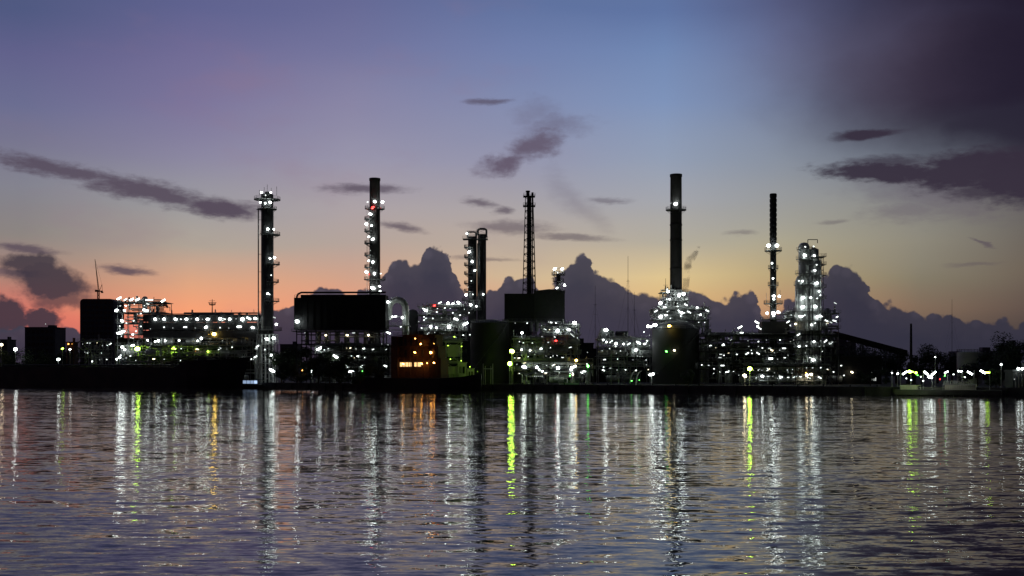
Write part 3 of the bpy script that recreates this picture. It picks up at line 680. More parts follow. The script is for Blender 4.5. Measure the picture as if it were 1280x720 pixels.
# tanks
def tank(name, label, px0, px1, Y, top, m_='grey', dome=0.0, rail=True, cat='tank'):
    xc = (px0+px1)/2; T = thing(name, label, cat, (X(xc, Y), Y, GZ)); r = (px1-px0)/2*Y/F; h = Z(top, Y)-GZ
    m = MB(); m.lathe(0,0,[(r,0),(r,h)],40)
    for k in range(1, 5): m.lathe(0,0,[(r,h*k/5-.08),(r+.12,h*k/5-.08),(r+.12,h*k/5+.08),(r,h*k/5+.08)],40)
    m.build('shell', M[m_], T)
    m = MB(); m.lathe(0,0,[(r+.15,h),(r*.7,h+dome*.55),(r*.35,h+dome*.9),(.05,h+dome)],40); m.build('roof', M[m_], T)
    if rail:
        m = MB(); m.rail([(r*math.cos(i*math.pi/12), r*math.sin(i*math.pi/12), h+.05) for i in range(24)], 1.2, 2.5, .07, True); m.build('railing', M['steel'], T)
    m = MB()
    for i in range(26):
        t = -2.9+i*.09; m.bar((r*math.cos(t), r*math.sin(t), h*i/26), ((r+1)*math.cos(t), (r+1)*math.sin(t), h*i/26), .1)
        m.bar(((r+1)*math.cos(t), (r+1)*math.sin(t), h*i/26), ((r+1)*math.cos(t+.09), (r+1)*math.sin(t+.09), h*(i+1)/26), .1)
    m.build('spiral_stair', M['dark'], T)
    return T
tank('storage_tank', 'broad dark grey cylindrical tank below the joined columns', 588, 636, 488, 404, 'black', 1.5)
tank('storage_tank', 'black cylindrical tank half hidden between the grey tank and the dark boxes', 628, 664, 502, 403, 'black', 1.0)
Y = 480; T = thing('sluice_gate_frame', 'small green-lit gate frame standing before the grey tank', 'frame', (X(610, Y-30), Y-30, GZ))
m = MB()
for x_ in (-1.9, 1.9): m.bar((x_,0,0),(x_,0,8.5),.28); m.bar((x_*.6,1,0),(x_*.6,1,7.5),.14)
m.bar((-1.9,0,6.4),(1.9,0,6.4),.24); m.build('uprights', M['pale'], T)
lamps(T, Y-33, [(597,464.5,'g',0)])

# twin raised boxes
for i, (p0, p1, tp, mm, lab) in enumerate(((630.5,668,367,'black','wide black raised box standing against the foot of the lattice derrick'),(667.5,706,363.5,'grey','lighter grey raised box with a pitched top, under the short slim column'))):
    Y = 495+i*2; T = thing('heater_box', lab, 'furnace', (X((p0+p1)/2, Y), Y, GZ)); hz = lambda py: Z(py, Y)-GZ
    hw = (p1-p0)/2*Y/F; m = MB(); m.box(-hw, hw, 0, 12, hz(401), hz(tp))
    if i: m.add([(-hw,0,hz(tp)),(0,0,hz(tp-2.2)),(hw,0,hz(tp)),(-hw,12,hz(tp)),(0,12,hz(tp-2.2)),(hw,12,hz(tp))],[(0,2,1),(3,4,5),(0,1,4,3),(1,2,5,4),(0,3,5,2)])
    for k in range(1, 7): x_ = -hw+2*hw*k/7; m.box(x_-.1, x_+.1, -.18, 0, hz(401), hz(tp))
    m.build('casing', M['dark' if i else 'black'], T)
    m = MB(); lattice(m, -hw+.5, hw-.5, .6, 11.4, 0, hz(401)-.05, 4, .26); m.build('legs_frame', M['dark'], T)
    m = MB(); m.box(-hw-.7, hw+.7, -1.4, 12, hz(402.6), hz(402)); m.rail([(-hw-.7,-1.4,hz(402)),(hw+.7,-1.4,hz(402))]); m.build('walkway', M['steel'], T)
    m = MB(); [m.cyl(-hw*.8+k*hw*.4, 3, hz(414), hz(402.8), .9, .9, 10) for k in range(5)]; m.build('burners', M['steel'], T)
    lamps(T, Y-2, [(644,403.8,'w',0),(659,404,'w',1)] if i == 0 else [(688,403,'w',1,12),(696.5,405,'w',2,12),(706,406.5,'w',1,8)])
unit('reformer_unit', 'pipe block with a red lamp halfway up, under the grey raised box', 'process unit', 676, 724, 482, [409,419,431,443], 10, 5, 21, 8, 40,
  [(697,413.5,'w',4),(718.3,403.5,'w',4),(711,412,'w',3),(714,418,'w',0,40),(716.5,420,'w',0,40),(695,426,'r',2),(704,412,'w',0),(684.5,428,'w',0,0),(677,407,'w',0),(685,415,'w',0),(700,408,'w',0),(721,411,'w',0)], tubes='steel')
unit('pump_deck', 'low pipe deck with four small white lamps, below the black raised box', 'process unit', 642, 684, 476, [424,434,444], 9, 5, 22, 5, 22,
  [(652.5,416,'w',3),(652,421,'w',0),(652,437,'w',2),(662.5,437.8,'w',2),(676.3,436,'w',2),(668.5,443,'w',0),(652,444,'w',0)], tubes='steel')
unit('quay_pipe_rack', 'ground level pipe rack behind the bright lamp posts, amber lamp at one end', 'process unit', 642, 742, 458, [452,462], 7, 8, 23, 5, 24,
  [(720.3,450.5,'a',3),(734.3,440.5,'w',0),(655.2,458.6,'w',4),(697.6,460,'w',4),(671,459,'w',3),(674,462.3,'w',2),(677.8,464,'w',2),(716.5,459,'w',3,-10),(714,462,'w',3),(719,457.5,'w',2),(716,468,'y',2)] + [(668+2.4*i,470.3,'w',0) for i in range(5)], frame='dark', tubes='steel')
unit('manifold_unit', 'string of small lamps over a low pipe block, between antenna masts and domed tank', 'process unit', 748, 812, 482, [424,434,446,458], 10, 5, 25, 8, 44,
  [(754,425,'w',2),(758,427.5,'w',2),(764,427,'w',1,-40),(770,429.5,'w',3),(769.5,433,'w',1),(779.5,430,'w',2),(786,430,'w',1,-30),(798,428.5,'w',2,30),(805.7,430,'w',2),(795,437.5,'w',3),(800,445.5,'w',0),(803,445.5,'w',0),(797,445,'w',0),(805,415,'w',1),(812,419,'w',0),(801,424,'w',0),(812,432,'w',0),(817.5,451.5,'w',2),(817,446,'w',0),(755,449,'w',0),(757,450,'w',0),(754.5,459,'w',1),(770.5,441.5,'w',0),(808,456,'w',0)], tubes='steel')
# small triangular lit roof
Y = 492; T = thing('conveyor_head_house', 'small pale peaked shed lit by one strong lamp, beside the antenna masts', 'shed', (X(757, Y), Y, Z(426, Y)))
m = MB(); hw = 11*Y/F; hh = Z(410, Y)-Z(426, Y); m.add([(-hw,0,0),(-hw*.45,0,hh),(hw,0,hh*.75),(hw,0,0),(-hw,7,0),(-hw*.45,7,hh),(hw,7,hh*.75),(hw,7,0)],[(0,3,2,1),(4,5,6,7),(0,1,5,4),(1,2,6,5),(2,3,7,6),(3,0,4,7)]); m.build('cladding', M['grey'], T)
m = MB(); lattice(m, -hw*.8, hw*.8, .5, 6.5, GZ-Z(426, Y), -.05, 3, .18); m.build('legs_frame', M['dark'], T)
m = MB(); m.hcyl(hw+1, hw+6, 3, hh*.55, 1.3); m.build('drum', M['dark'], T)
lamps(T, Y-2, [(757.3,412.5,'w',4),(759.5,412.5,'w',1)])

# dome-topped tank with machinery on its roof
Y = 478; T = tank('domed_tank', 'very wide dark tank with a domed lamp-lined roof, below the thickest stack', 815, 874, 478, 412, 'grey', 4.2)
lamps(T, Y-11.5, [(836.6,407.5,'a',3),(833,439.3,'e',2),(843,438,'y',2)])
lamps(T, Y-8, [(811.5,408.5,'w',3,0),(810,407,'w',2),(818.6,406.4,'w',4)])
unit('stack_collar_unit', 'small crown of frames hugging the thickest stack above the wider machinery', 'process unit', 828, 860, 493, [366,376,386], 8, 4, 33, 4, 16, extra=5)
unit('stack_base_unit', 'bristling lamp-lit machinery on stilts around the foot of the thickest stack', 'process unit', 817, 886, 490, [387,393,400,408], 10, 5, 31, 12, 54,
  [(835,364.5,'w',3),(834,361.5,'w',1),(837,374,'w',2),(833.5,374,'w',1),(849,369,'w',4),(854.5,367.5,'w',4),(858,374,'w',0,0),(825.5,379,'w',4),(820,389,'w',1,-30),(831,384,'w',1,10),(857.3,381,'w',1,25),(826,396,'w',4),(832.5,394,'w',1,0),(852,391,'w',3),(849,389,'w',1,40),(855,391,'w',1),(847,383,'w',1),(871.5,384.5,'w',2),(884,388.5,'w',1,28),(875.5,393.5,'w',2),(868,394,'w',0),(863,391,'w',1),(851,395,'w',1),(843,378,'w',0),(881,397,'w',0),(829,377,'w',0),(850,401,'w',1),(858,402,'w',0),(840,401,'w',0)])
Y = 489; T = thing('signal_pole', 'short thin pole with cross arms beside the foot of the thickest stack', 'mast', (X(832, Y), Y, Z(375, Y)))
m = MB(); m.bar((0,0,0),(0,0,Z(348,Y)-Z(375,Y)),.13,6,.07); m.bar((-1,0,6.5),(1,0,6.5),.08); m.bar((-.6,0,5),(.9,0,5),.08); m.build('pole', M['dark'], T)

unit('column_base_unit', 'wide bright machinery deck flaring out around the foot of the domed column', 'process unit', 984, 1048, 468, [392,402,411], 10, 5, 35, 10, 40, extra=22)
# east pipe racks
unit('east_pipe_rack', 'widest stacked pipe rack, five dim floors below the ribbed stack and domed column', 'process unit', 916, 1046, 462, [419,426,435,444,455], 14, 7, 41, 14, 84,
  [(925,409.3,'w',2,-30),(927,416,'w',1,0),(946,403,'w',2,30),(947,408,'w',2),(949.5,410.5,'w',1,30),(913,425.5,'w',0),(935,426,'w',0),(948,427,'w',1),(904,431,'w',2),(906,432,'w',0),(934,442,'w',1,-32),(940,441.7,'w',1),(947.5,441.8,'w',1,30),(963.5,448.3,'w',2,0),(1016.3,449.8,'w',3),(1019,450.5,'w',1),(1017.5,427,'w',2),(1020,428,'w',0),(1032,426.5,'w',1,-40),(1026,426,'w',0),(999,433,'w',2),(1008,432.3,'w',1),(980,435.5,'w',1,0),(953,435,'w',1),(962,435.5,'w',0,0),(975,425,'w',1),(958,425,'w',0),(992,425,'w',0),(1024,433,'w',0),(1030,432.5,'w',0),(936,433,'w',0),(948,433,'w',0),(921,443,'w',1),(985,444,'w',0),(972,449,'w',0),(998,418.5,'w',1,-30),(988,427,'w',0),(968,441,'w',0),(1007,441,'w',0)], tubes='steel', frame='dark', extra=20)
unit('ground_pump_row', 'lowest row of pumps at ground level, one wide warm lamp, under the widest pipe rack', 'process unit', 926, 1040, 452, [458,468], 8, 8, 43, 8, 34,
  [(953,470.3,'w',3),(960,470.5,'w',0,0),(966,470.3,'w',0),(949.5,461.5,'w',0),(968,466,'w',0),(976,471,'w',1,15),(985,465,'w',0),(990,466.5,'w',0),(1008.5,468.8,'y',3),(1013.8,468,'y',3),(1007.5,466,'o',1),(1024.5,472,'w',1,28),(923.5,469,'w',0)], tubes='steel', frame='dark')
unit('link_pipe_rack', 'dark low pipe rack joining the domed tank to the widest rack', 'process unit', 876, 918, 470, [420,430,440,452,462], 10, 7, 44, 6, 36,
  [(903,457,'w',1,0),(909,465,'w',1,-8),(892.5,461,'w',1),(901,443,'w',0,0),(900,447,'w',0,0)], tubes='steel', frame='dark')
# sloping gallery
T = thing('sloping_gallery', 'dark covered conveyor gallery sloping down from the widest pipe rack to the trees', 'conveyor', (X(1085, 480), 480, GZ)); Y = 480
m = MB(); p0, p1 = Vector((X(1042, Y), 0, Z(421, Y))), Vector((X(1133, Y), 0, Z(445, Y))); o_ = Vector((X(1085, Y), 0, GZ)); p0 -= o_; p1 -= o_
m.add([(p0.x,-1.5,p0.z),(p1.x,-1.5,p1.z),(p1.x,1.5,p1.z),(p0.x,1.5,p0.z),(p0.x,-1.5,p0.z+2.4),(p1.x,-1.5,p1.z+2.4),(p1.x,1.5,p1.z+2.4),(p0.x,1.5,p0.z+2.4)],[(0,3,2,1),(4,5,6,7),(0,1,5,4),(1,2,6,5),(2,3,7,6),(3,0,4,7)]); m.build('gallery_box', M['black'], T)
m = MB()
for k in range(6):
    c_ = p0.lerp(p1, (k+.3)/6); m.bar((c_.x-.8,-1.4,0),(c_.x,-1.4,c_.z),.2); m.bar((c_.x+.8,1.4,0),(c_.x,1.4,c_.z),.2); m.bar((c_.x-.8,-1.4,0),(c_.x,1.4,c_.z*.6),.1)
m.build('trestles', M['dark'], T)
T = thing('transfer_shed', 'dark flat-roofed shed under the sloping gallery with tall glowing slots', 'shed', (X(1078, 470), 470, GZ)); Y = 470
m = MB(); m.box(X(1040,Y)-X(1078,Y), X(1102,Y)-X(1078,Y), 0, 12, 0, Z(446,Y)-GZ); m.build('walls', M['black'], T)
m = MB(); m.box(X(1039,Y)-X(1078,Y), X(1103,Y)-X(1078,Y), -.6, 12.6, Z(446,Y)-GZ, Z(445,Y)-GZ); m.build('roof', M['dark'], T)
m = MB(); [m.box(X(p,Y)-X(1078,Y), X(p+1,Y)-X(1078,Y), -.08, .02, 1.4, 3.4+ (p % 2)) for p in (1089.5,1092,1094)]; m.build('glowing_slots', emis('slot_light', (.8,.85,.8), .9), T)
lamps(T, Y-1.5, [(1042,465,'w',1),(1051.5,457,'w',1),(1055,469.3,'w',1),(1065,465.3,'y',2),(1076,466,'w',0)])
# ---------------------------------------------------------------- ships
def hull_mesh(st, deck, L_, W_, rake=0):
    """st: (x, half width at deck, half width at water, deck height) stations along the hull"""
    vs, fs = [], []
    for x_, wd, ww, hz_ in st:
        rk = rake*max(0, (x_-st[-1][0]+14)/14)
        vs += [(x_, -wd, hz_), (x_-rk*.6, -(wd*.55+ww*.45), hz_*.45), (x_-rk, -ww, -1), (x_-rk, ww, -1), (x_-rk*.6, (wd*.55+ww*.45), hz_*.45), (x_, wd, hz_)]
    n = len(st)
    for i in range(n-1):
        for j in range(5): a_, b_ = i*6+j, (i+1)*6+j; fs.append((a_, b_, b_+1, a_+1))
        fs.append((i*6+5, (i+1)*6+5, (i+1)*6, i*6))
    fs.append(tuple(range(6))); fs.append(tuple(range((n-1)*6, n*6))[::-1])
    return vs, fs
# tanker along the quay; local x runs along the quay direction
ang = math.atan2(qd.y, qd.x)
def on_quay(px, off):      # a point that far off the quay edge (negative: over the water), seen in that column
    Y0 = ysh(px); k = (px-HX)/F
    # solve (k*Y, Y) with distance `off` inland from the quay line
    dn = qn.x*k+qn.y; c_ = qn.x*a.x+qn.y*a.y
    Yq = (c_+off)/dn; return k*Yq, Yq
bx, by = on_quay(306, -9)
T = thing('moored_tanker', 'long black unlit tanker hull with a raised bow, moored below the lamp-lit gallery', 'ship', (bx, by, 0), rz=ang)
kz = by/F
st = [(-150, 7, 6.6, 10.0), (-60, 7.2, 7, 9.6), (-34, 7.2, 7, 9.6), (-27, 7.2, 6.6, 12.6), (-16, 6.6, 4.2, 12.9), (-8, 4.6, 1.6, 13.2), (-1.5, 1.9, .7, 13.7), (3.4, .25, .05, 14.2)]
m = MB(); m.add(*hull_mesh(st, 0, 0, 0, 6.5)); m.build('hull', M['hull'], T)
m = MB(); m.rail([(x_, -7.05, 9.7) for x_ in (-150, -36)], 1.1, 3, .07); m.rail([(-26,-7,12.6),(-16,-6.4,12.9),(-8,-4.5,13.2),(-1,-1.2,13.7)], 1.1, 3, .07); m.build('railing', M['dark'], T)
m = MB(); m.bar((-14,0,12.8),(-14,0,19),.3,8,.12); m.build('mast', M['dark'], T)
m = MB(); m.box(-24,-19,-3,3,12.6,14); m.build('deck_locker', M['dark'], T)
m = MB(); m.cyl(-9,0,13,14.2,.9,.9,10); m.build('winch', M['dark'], T)
m = MB()
for y_ in (-2.4,-.8,.8,2.4): m.bar((-148,y_,10.8),(-38,y_,10.8),.28,6)
for i in range(24): m.box(-147+i*4.6, -146.7+i*4.6, -3.4, 3.4, 9.6, 10.6)
m.path([(-95,0,10.4),(-95,0,17),(-95,-5,19)],.3,6); m.path([(-92,0,10.4),(-92,0,17),(-92,-5,20)],.3,6); m.build('deck_pipes', M['dark'], T)

# second ship, accommodation with orange lamps
bx, by = on_quay(532, -8)
T = thing('moored_ship', 'small dark cargo ship with an orange-lit deckhouse of three open decks', 'ship', (bx, by, 0), rz=ang)
k = by/F; u = lambda px: (px-532)*k*1.02
Zs = lambda py: Z(py, by)
st = [(u(440), 4.8, 4.0, 6.2), (u(455), 5.6, 5.2, 5.6), (u(500), 5.8, 5.6, 5.2), (u(560), 5.8, 5.5, 5.2), (u(588), 4.6, 3.4, 5.8), (u(603), 2.2, .9, 6.6), (u(609), .2, .05, 7.0)]
m = MB(); m.add(*hull_mesh(st, 0, 0, 0)); m.build('hull', M['hull'], T)
dz = [5.1, Zs(448), Zs(433.5), Zs(419)]
m = MB()
for i in range(3):
    x0_, x1_ = u((496, 500, 503)[i]), u((557, 553, 549)[i]); m.box(x0_, x1_, -2.2, 4.2, dz[i]+.2, dz[i+1])
m.box(u(489), u(498), -3.5, 4.2, 5.1, Zs(420)); m.build('deckhouse', M['rust'], T)
for i in (1, 2):
    for p in (506, 514, 522, 530, 541, 548):
        m = MB(); m.box(u(p), u(p+3.2), -2.3, -2.21, dz[i]+.5, dz[i+1]-1.2); m.build('recess_shade' if p % 4 == 2 else 'recess_shade_panel', M['black'], T)  # black panels standing in for the shade in the deck recesses
m = MB()
for i in range(1, 4):
    x0_, x1_ = u((490, 492, 494)[i-1]), u((559, 557, 556)[i-1]); m.box(x0_, x1_, -4.4, 4.6, dz[i], dz[i]+.22); m.rail([(x0_,-4.3,dz[i]+.2),(x1_,-4.3,dz[i]+.2)], 1, 2, .06)
for i in range(7): x_ = u(500+i*9); m.bar((x_,-4.2,5.1),(x_,-4.2,dz[2]),.1)
m.build('open_decks', M['rust'], T)
m = MB(); m.cyl(u(520), 3, dz[3], dz[3]+1.9, 1.3, 1.1, 14); m.build('funnel', M['hull'], T)
m = MB(); m.bar((u(538),0,dz[3]),(u(538),0,dz[3]+2.4),.12); m.rail([(u(442),-4.9,5.8),(u(488),-5.6,5.4)],1,2.4,.06); m.rail([(u(560),-5.7,5.4),(u(586),-4.6,5.9)],1,2.4,.06); m.build('mast_and_rails', M['dark'], T)
wl = emis('cabin_light', (1,.62,.25), 1.5)
for p0, p1 in ((499.5,516.5),(520,530)):
    m = MB(); m.box(u(p0), u(p1), -2.36, -2.21, Zs(458.2), Zs(453)); w_ = m.build('window', wl, T)
    f_ = MB(); n_ = max(2, int((p1-p0)/4)); [f_.box(u(p0+(p1-p0)*j/n_)-.09, u(p0+(p1-p0)*j/n_)+.09, -2.45, -2.37, Zs(458.4), Zs(452.8)) for j in range(n_+1)]; f_.build('window_frame', M['rust'], w_)
def slamp(T, px, py, kind, b, dy=-5.0, nm='lamp', f=None):
    Yl = T.location.y+dy; o = lamp(T, px, py, Yl, kind, (.8,1.2,1.6,2.1)[b], (40,60,85,110)[b])
    c_, s_ = math.cos(-T.rotation_euler.z), math.sin(-T.rotation_euler.z); p = o.location
    o.location = (p.x*c_-p.y*s_, p.x*s_+p.y*c_, p.z); return o
for l_ in [(519,423.2,'o',0),(526,430,'o',1),(543.5,429.5,'o',2),(518.5,440.5,'o',1),(538.5,440.8,'o',2),(546,441,'o',0),(543,453.5,'o',2),(534,454,'o',0),(504,454.8,'o',1),(527,454.5,'o',1),(547,456,'o',0)]: slamp(T, *l_, dy=-3.9)
# green-lit deck tower on the same berth
Y = by+14
T = thing('loading_arm_tower', 'pale four-legged loading tower glowing green, just beyond the orange-lit deckhouse', 'tower', (X(567, Y), Y, GZ))
hz = lambda py: Z(py, Y)-GZ; hw = 9.5*Y/F
m = MB(); lattice(m, -hw, hw, -2, 3, 0, hz(427), 4, .26); m.build('lattice_frame', M['pale'], T)
m = MB(); m.box(-hw*.8, hw*.75, -1, 3, hz(446), hz(431)); m.build('cabin', M['pale'], T)
m = MB(); m.box(-hw, hw*1.1, -1.4, 3, 0, hz(458)); m.build('base_house', M['pale'], T)
m = MB(); [ (m.box(-hw-.5, hw+.5, -3, 3.4, hz(p), hz(p)+.22), m.rail([(-hw-.5,-3,hz(p)+.2),(hw+.5,-3,hz(p)+.2)])) for p in (428, 440, 452)]; m.build('decks', M['pale'], T)
lamps(T, Y-5.5, [(560,432,'g',1),(577,433,'g',1)])
lamp(T, 568, 421, Y-7, 'g', .8, 45); lamp(T, 563, 449, Y-7, 'g', .6, 45)
for p0, p1, t_, lab in ((572,583,453.5,'pale green-lit cabin with dark windows at the foot of the loading tower'),(584,592.5,461,'smallest pale green-lit cabin with dark windows, at the bow of the orange-lit ship')):
    Yc = by+12; T = thing('deck_cabin', lab, 'cabin', (X((p0+p1)/2, Yc), Yc, GZ)); hw = (p1-p0)/2*Yc/F; h = Z(t_, Yc)-GZ
    m = MB(); m.box(-hw, hw, 0, 3, 0, h); m.build('walls', M['pale'], T)
    m = MB(); m.box(-hw-.25, hw+.25, -.3, 3.2, h, h+.2); m.build('roof', M['pale'], T)
    for q_ in ((-.55, -.05), (.15, .65)):
        m = MB(); m.box(hw*q_[0], hw*q_[1], -.06, .0, h*.5, h*.82); m.build('window', M['glass'], T)
    lamp(T, (p0+p1)/2-1, t_-2.5, Yc-2.5, 'g', .55, 45)
# lit launch moored off the tanker bow
bx, by = on_quay(316, -2.2)
T = thing('passenger_launch', 'little launch with bluish lit cabin windows, tied just past the tanker bow', 'boat', (bx, by, 0), rz=ang)
k = by/F; m = MB(); m.add(*hull_mesh([(-5.4,1.5,1.2,1.5),(-3,1.9,1.6,1.3),(3,1.9,1.5,1.4),(5.4,1.0,.5,1.8),(6.6,.1,.03,2.1)],0,0,0)); m.build('hull', M['hull'], T)
m = MB(); m.box(-4.6, 3.8, -1.5, 1.5, 1.3, 2.3); m.box(-4.9, 4.1, -1.7, 1.7, 4.0, 4.25); [m.bar((x_,y_,2.3),(x_,y_,4.0),.07) for x_ in (-4.5,-2.4,-.3,1.8,3.7) for y_ in (-1.45,1.45)]; m.build('cabin', M['dark'], T)
for i in range(4):
    m = MB(); m.box(-4.35+i*2.08, -2.55+i*2.08, -1.43, -1.37, 2.4, 3.8); m.build('window', emis('launch_window_light', (.5,.68,1), .55 if i < 3 else 1.1), T)

# ---------------------------------------------------------------- lamp posts on the quay
def post(label, px, py, kind='w', b=2, d=6, arm=0, grp='lamp posts standing along the quay', Y=None):
    if Y is None: x_, Y = on_quay(px, d)
    Tn = thing('lamp_post', label, 'lamp post', (X(px, Y)-arm, Y, GZ), grp); h = Z(py, Y)-GZ
    m = MB(); m.bar((0,0,0),(0,0,h+.9),.14,8,.09); m.bar((0,0,0),(0,0,.5),.3,8); 
    m.bar((0,0,h+.9),(arm,-.5,h+1.0),.07,6); m.build('pole', M['steel'], Tn)
    lamp(Tn, px, py, Y-.8, kind, (.8,1.2,1.7,2.2,2.8)[b], (50,80,110,140,170)[b])
post('tall lamp post with a yellow-green lamp in front of the tall lamp-filled block', 171.8, 436, 'g', 4)
post('lamp post with a yellow-green lamp in front of the long low gallery', 217.2, 435.8, 'g', 3)
post('lamp post with the higher of two yellow-green lamps before the black cylindrical tank', 640, 439, 'g', 4)
post('lamp post with the lower of two yellow-green lamps before the black cylindrical tank', 637.3, 454.6, 'g', 4, 4)
post('lamp post with a big yellow-green lamp under the widest pipe rack', 937.2, 461, 'g', 4)
post('shorter lamp post with a greenish white double lamp beside the big yellow-green one', 931, 469.6, 'y', 3, 3)
post('lamp post with a small green lamp between the amber lamp and the antenna masts', 735, 457.7, 'e', 2)
post('lamp post with a small yellow-green lamp beside the low far block', 78, 435.8, 'g', 1, 30)
post('lamp post with a tiny white lamp near the orange-lit canopy', 87.5, 436.8, 'w', 1, 40)
post('lamp post with a white lamp at the dark end left of the low far block', 19.2, 436.6, 'w', 3, 30)
post('lamp post with a warm lamp at the very edge of the view above dark bushes', 1.5, 431, 'y', 2, 40)
post('low lamp post with a white lamp over the tanker deck below the low far block', 73, 449.3, 'w', 2, 8)
post('low lamp post with a faint lamp over the tanker deck below the rounded high-rise', 115, 451.8, 'w', 0, 8)
post('upper of two close small white lamps below the tall lamp-filled block', 149.5, 446.5, 'w', 2, 8)
post('lower of two close small white lamps below the tall lamp-filled block', 146, 449, 'w', 1, 8)
post('lamp post with a green lamp over the long gallery end, next to an amber lamp', 260, 439.3, 'g', 1, 5)
for px_, py_, kind, lab in ((340,463,'w','wide white quay lamp near the foot of the tallest slim column'),(390,464,'w','wide white quay lamp below the two slanting tube lamps'),(439.5,464,'w','wide white quay lamp beside the green-lit bush'),(814.5,468,'w','wide cold white quay lamp below the edge of the dome-topped tank')):
    x_, Y = on_quay(px_, 3); Tn = thing('quay_floodlight', lab, 'floodlight', (x_, Y, GZ), 'wide low floodlights on the quay edge'); h = Z(py_, Y)-GZ
    m = MB(); m.bar((0,0,0),(0,0,h),.15,8); m.box(-1.4,1.4,-.1,.3,h+.55,h+.7); m.build('pole', M['steel'], Tn)
    o = lamp(Tn, px_, py_, Y-.6, kind, 1.9, 130); o.scale.x *= 1.75; o.scale.z *= .85

# right-hand landing with railings and slanting tubes
bx, by = on_quay(1184, -3)
T = thing('landing_stage', 'low landing stage with white railings, lit by slanting tube lamps', 'landing stage', (bx, by, 0), rz=ang)
k = by/F; u = lambda px: (px-1184)*k*1.06; Zs = lambda py: Z(py, by)
m = MB(); m.box(u(1126), u(1243), -2.5, 6, .3, 2.0); [m.bar((u(1128+i*9),-2.2,-1.5),(u(1128+i*9),-2.2,1.9),.22,8) for i in range(13)]; m.build('deck', M['wall'], T)
m = MB(); m.rail([(u(1132),-2.2,2.0),(u(1155),-2.2,2.0)],1.5,.8,.06); m.rail([(u(1180),-2.2,2.0),(u(1216),-2.2,2.0)],1.9,.7,.06)
m.rail([(u(1180),1.5,3.6),(u(1214),1.5,3.6)],1.3,.7,.06); m.build('railings', M['pale'], T)
m = MB(); m.box(u(1181), u(1215), .5, 5.5, 2.0, 3.6); m.box(u(1131), u(1150), 1, 5, 2.0, 3.4); m.build('kiosk_walls', M['cream'], T)
m = MB()
for p in (1131,1143,1157,1167,1184,1200,1213,1230): m.bar((u(p),1.0,2),(u(p),1.0,Zs(463)),.09,6)
m.build('lamp_poles', M['steel'], T)
def ltube(px, py, kind, s, tilt, st_):
    o = lamp(T, px, py, by-1, kind, s, st_, 'tube', tilt); p = o.location; c_, s_ = math.cos(-ang), math.sin(-ang)
    o.location = (p.x*c_-p.y*s_, p.x*s_+p.y*c_, p.z); return o
for l_ in ((1131,466.3,'w',.95,-38,90),(1157.5,466.5,'w',1.0,40,90),(1167.3,466.8,'w',1.0,-42,90),(1183,465.3,'w',.75,-25,80),(1181.3,469,'e',.5,-75,60),(1212.3,466.4,'w',1.05,32,100),(1228.5,465,'w',1.1,32,100),(1234.5,465.8,'g',.9,3,110)): ltube(*l_)
for l_ in ((1137,464.5,'g',3),(1141,464.8,'g',1),(1145,466,'g',2),(1163,471.6,'w',3),(1160.5,471,'w',1),(1151,471,'w',0),(1175,474,'r',0),(1198,464,'w',1),(1201.5,464.3,'w',1),(1192,468,'w',0),(1147,469,'e',0),(1139,475,'b',0),(1133,473,'w',0),(1206,471.5,'w',0),(1154,476,'w',0)): slamp(T, *l_, dy=-1.0)
for px_, py_, b_, lab in ((1115,466,0,'lamp post with a pinprick white lamp between the shed slots and the landing stage'),(1122,467,1,'lamp post with a small white lamp just before the landing stage'),(1169,446.5,0,'tiny distant lamp on a post among the dark trees above the landing stage'),(1251.5,455.6,1,'lamp post with a small white lamp half hidden in the big dark tree')):
    post(lab, px_, py_, 'w', b_, 14)

# ---------------------------------------------------------------- buildings
def block(name, label, cat, px0, px1, Y, top, depth, m_, floors, cols, rnd=0, z0=GZ, win='glass', group=None):
    T = thing(name, label, cat, (X((px0+px1)/2, Y), Y, z0), group); hw = (px1-px0)/2*Y/F; h = Z(top, Y)-z0
    m = MB()
    if rnd:
        pts = [(-hw, 0), (hw, 0)]; r_ = rnd*Y/F; prof = [(-hw,0)]+[(-hw+r_*(1-math.cos(t)), h-r_+r_*math.sin(t)) for t in [i*math.pi/10 for i in range(6)]]+[(hw-r_*(1-math.cos(t)), h-r_+r_*math.sin(t)) for t in [i*math.pi/10 for i in range(5,-1,-1)]]+[(hw,0)]
        n_ = len(prof); m.add([(x_,0,z_) for x_, z_ in prof]+[(x_,depth,z_) for x_, z_ in prof], [tuple(range(n_))[::-1], tuple(range(n_, 2*n_))]+[(i, (i+1) % n_, n_+(i+1) % n_, n_+i) for i in range(n_)])
    else: m.box(-hw, hw, 0, depth, 0, h)
    m.build('walls', M[m_], T)
    if not rnd:
        m = MB(); m.box(-hw-.3, hw+.3, -.3, depth+.3, h, h+.6); m.box(hw*.3, hw*.7, depth*.3, depth*.6, h+.6, h+2.8); m.build('roof', M[m_], T)
    fh = (h-3)/floors
    for j in range(floors):
        for i in range(cols):
            m = MB(); x_ = -hw*.9+hw*1.8*(i+.5)/cols; g_ = hw*.9/cols*.66; m.box(x_-g_, x_+g_, -.12, .0, 2+j*fh+fh*.25, 2+j*fh+fh*.8); m.build('window', M[win], T)
    return T
T = block('high_rise', 'dark unlit high-rise with rounded top corners, a crane standing on it', 'building', 100, 142, 1250, 373.5, 34, 'far', 14, 7, rnd=4.5)
T = block('office_block', 'low square dark block far behind the trees, nearest the edge of the view', 'building', 31, 69, 1100, 409.5, 26, 'far', 7, 6)
Y = 1098; lamps(T, Y, [(57,405,'w',0)])
Y = 1256; T = thing('tower_crane', 'thin luffing crane with its jib raised, on the roof of the rounded high-rise', 'crane', (X(123, Y), Y, Z(373.6, Y)))
m = MB(); lattice(m, -.9, .9, -.9, .9, 0, Z(364.5, Y)-Z(373.6, Y), 4, .28); m.build('mast', M['dark'], T)
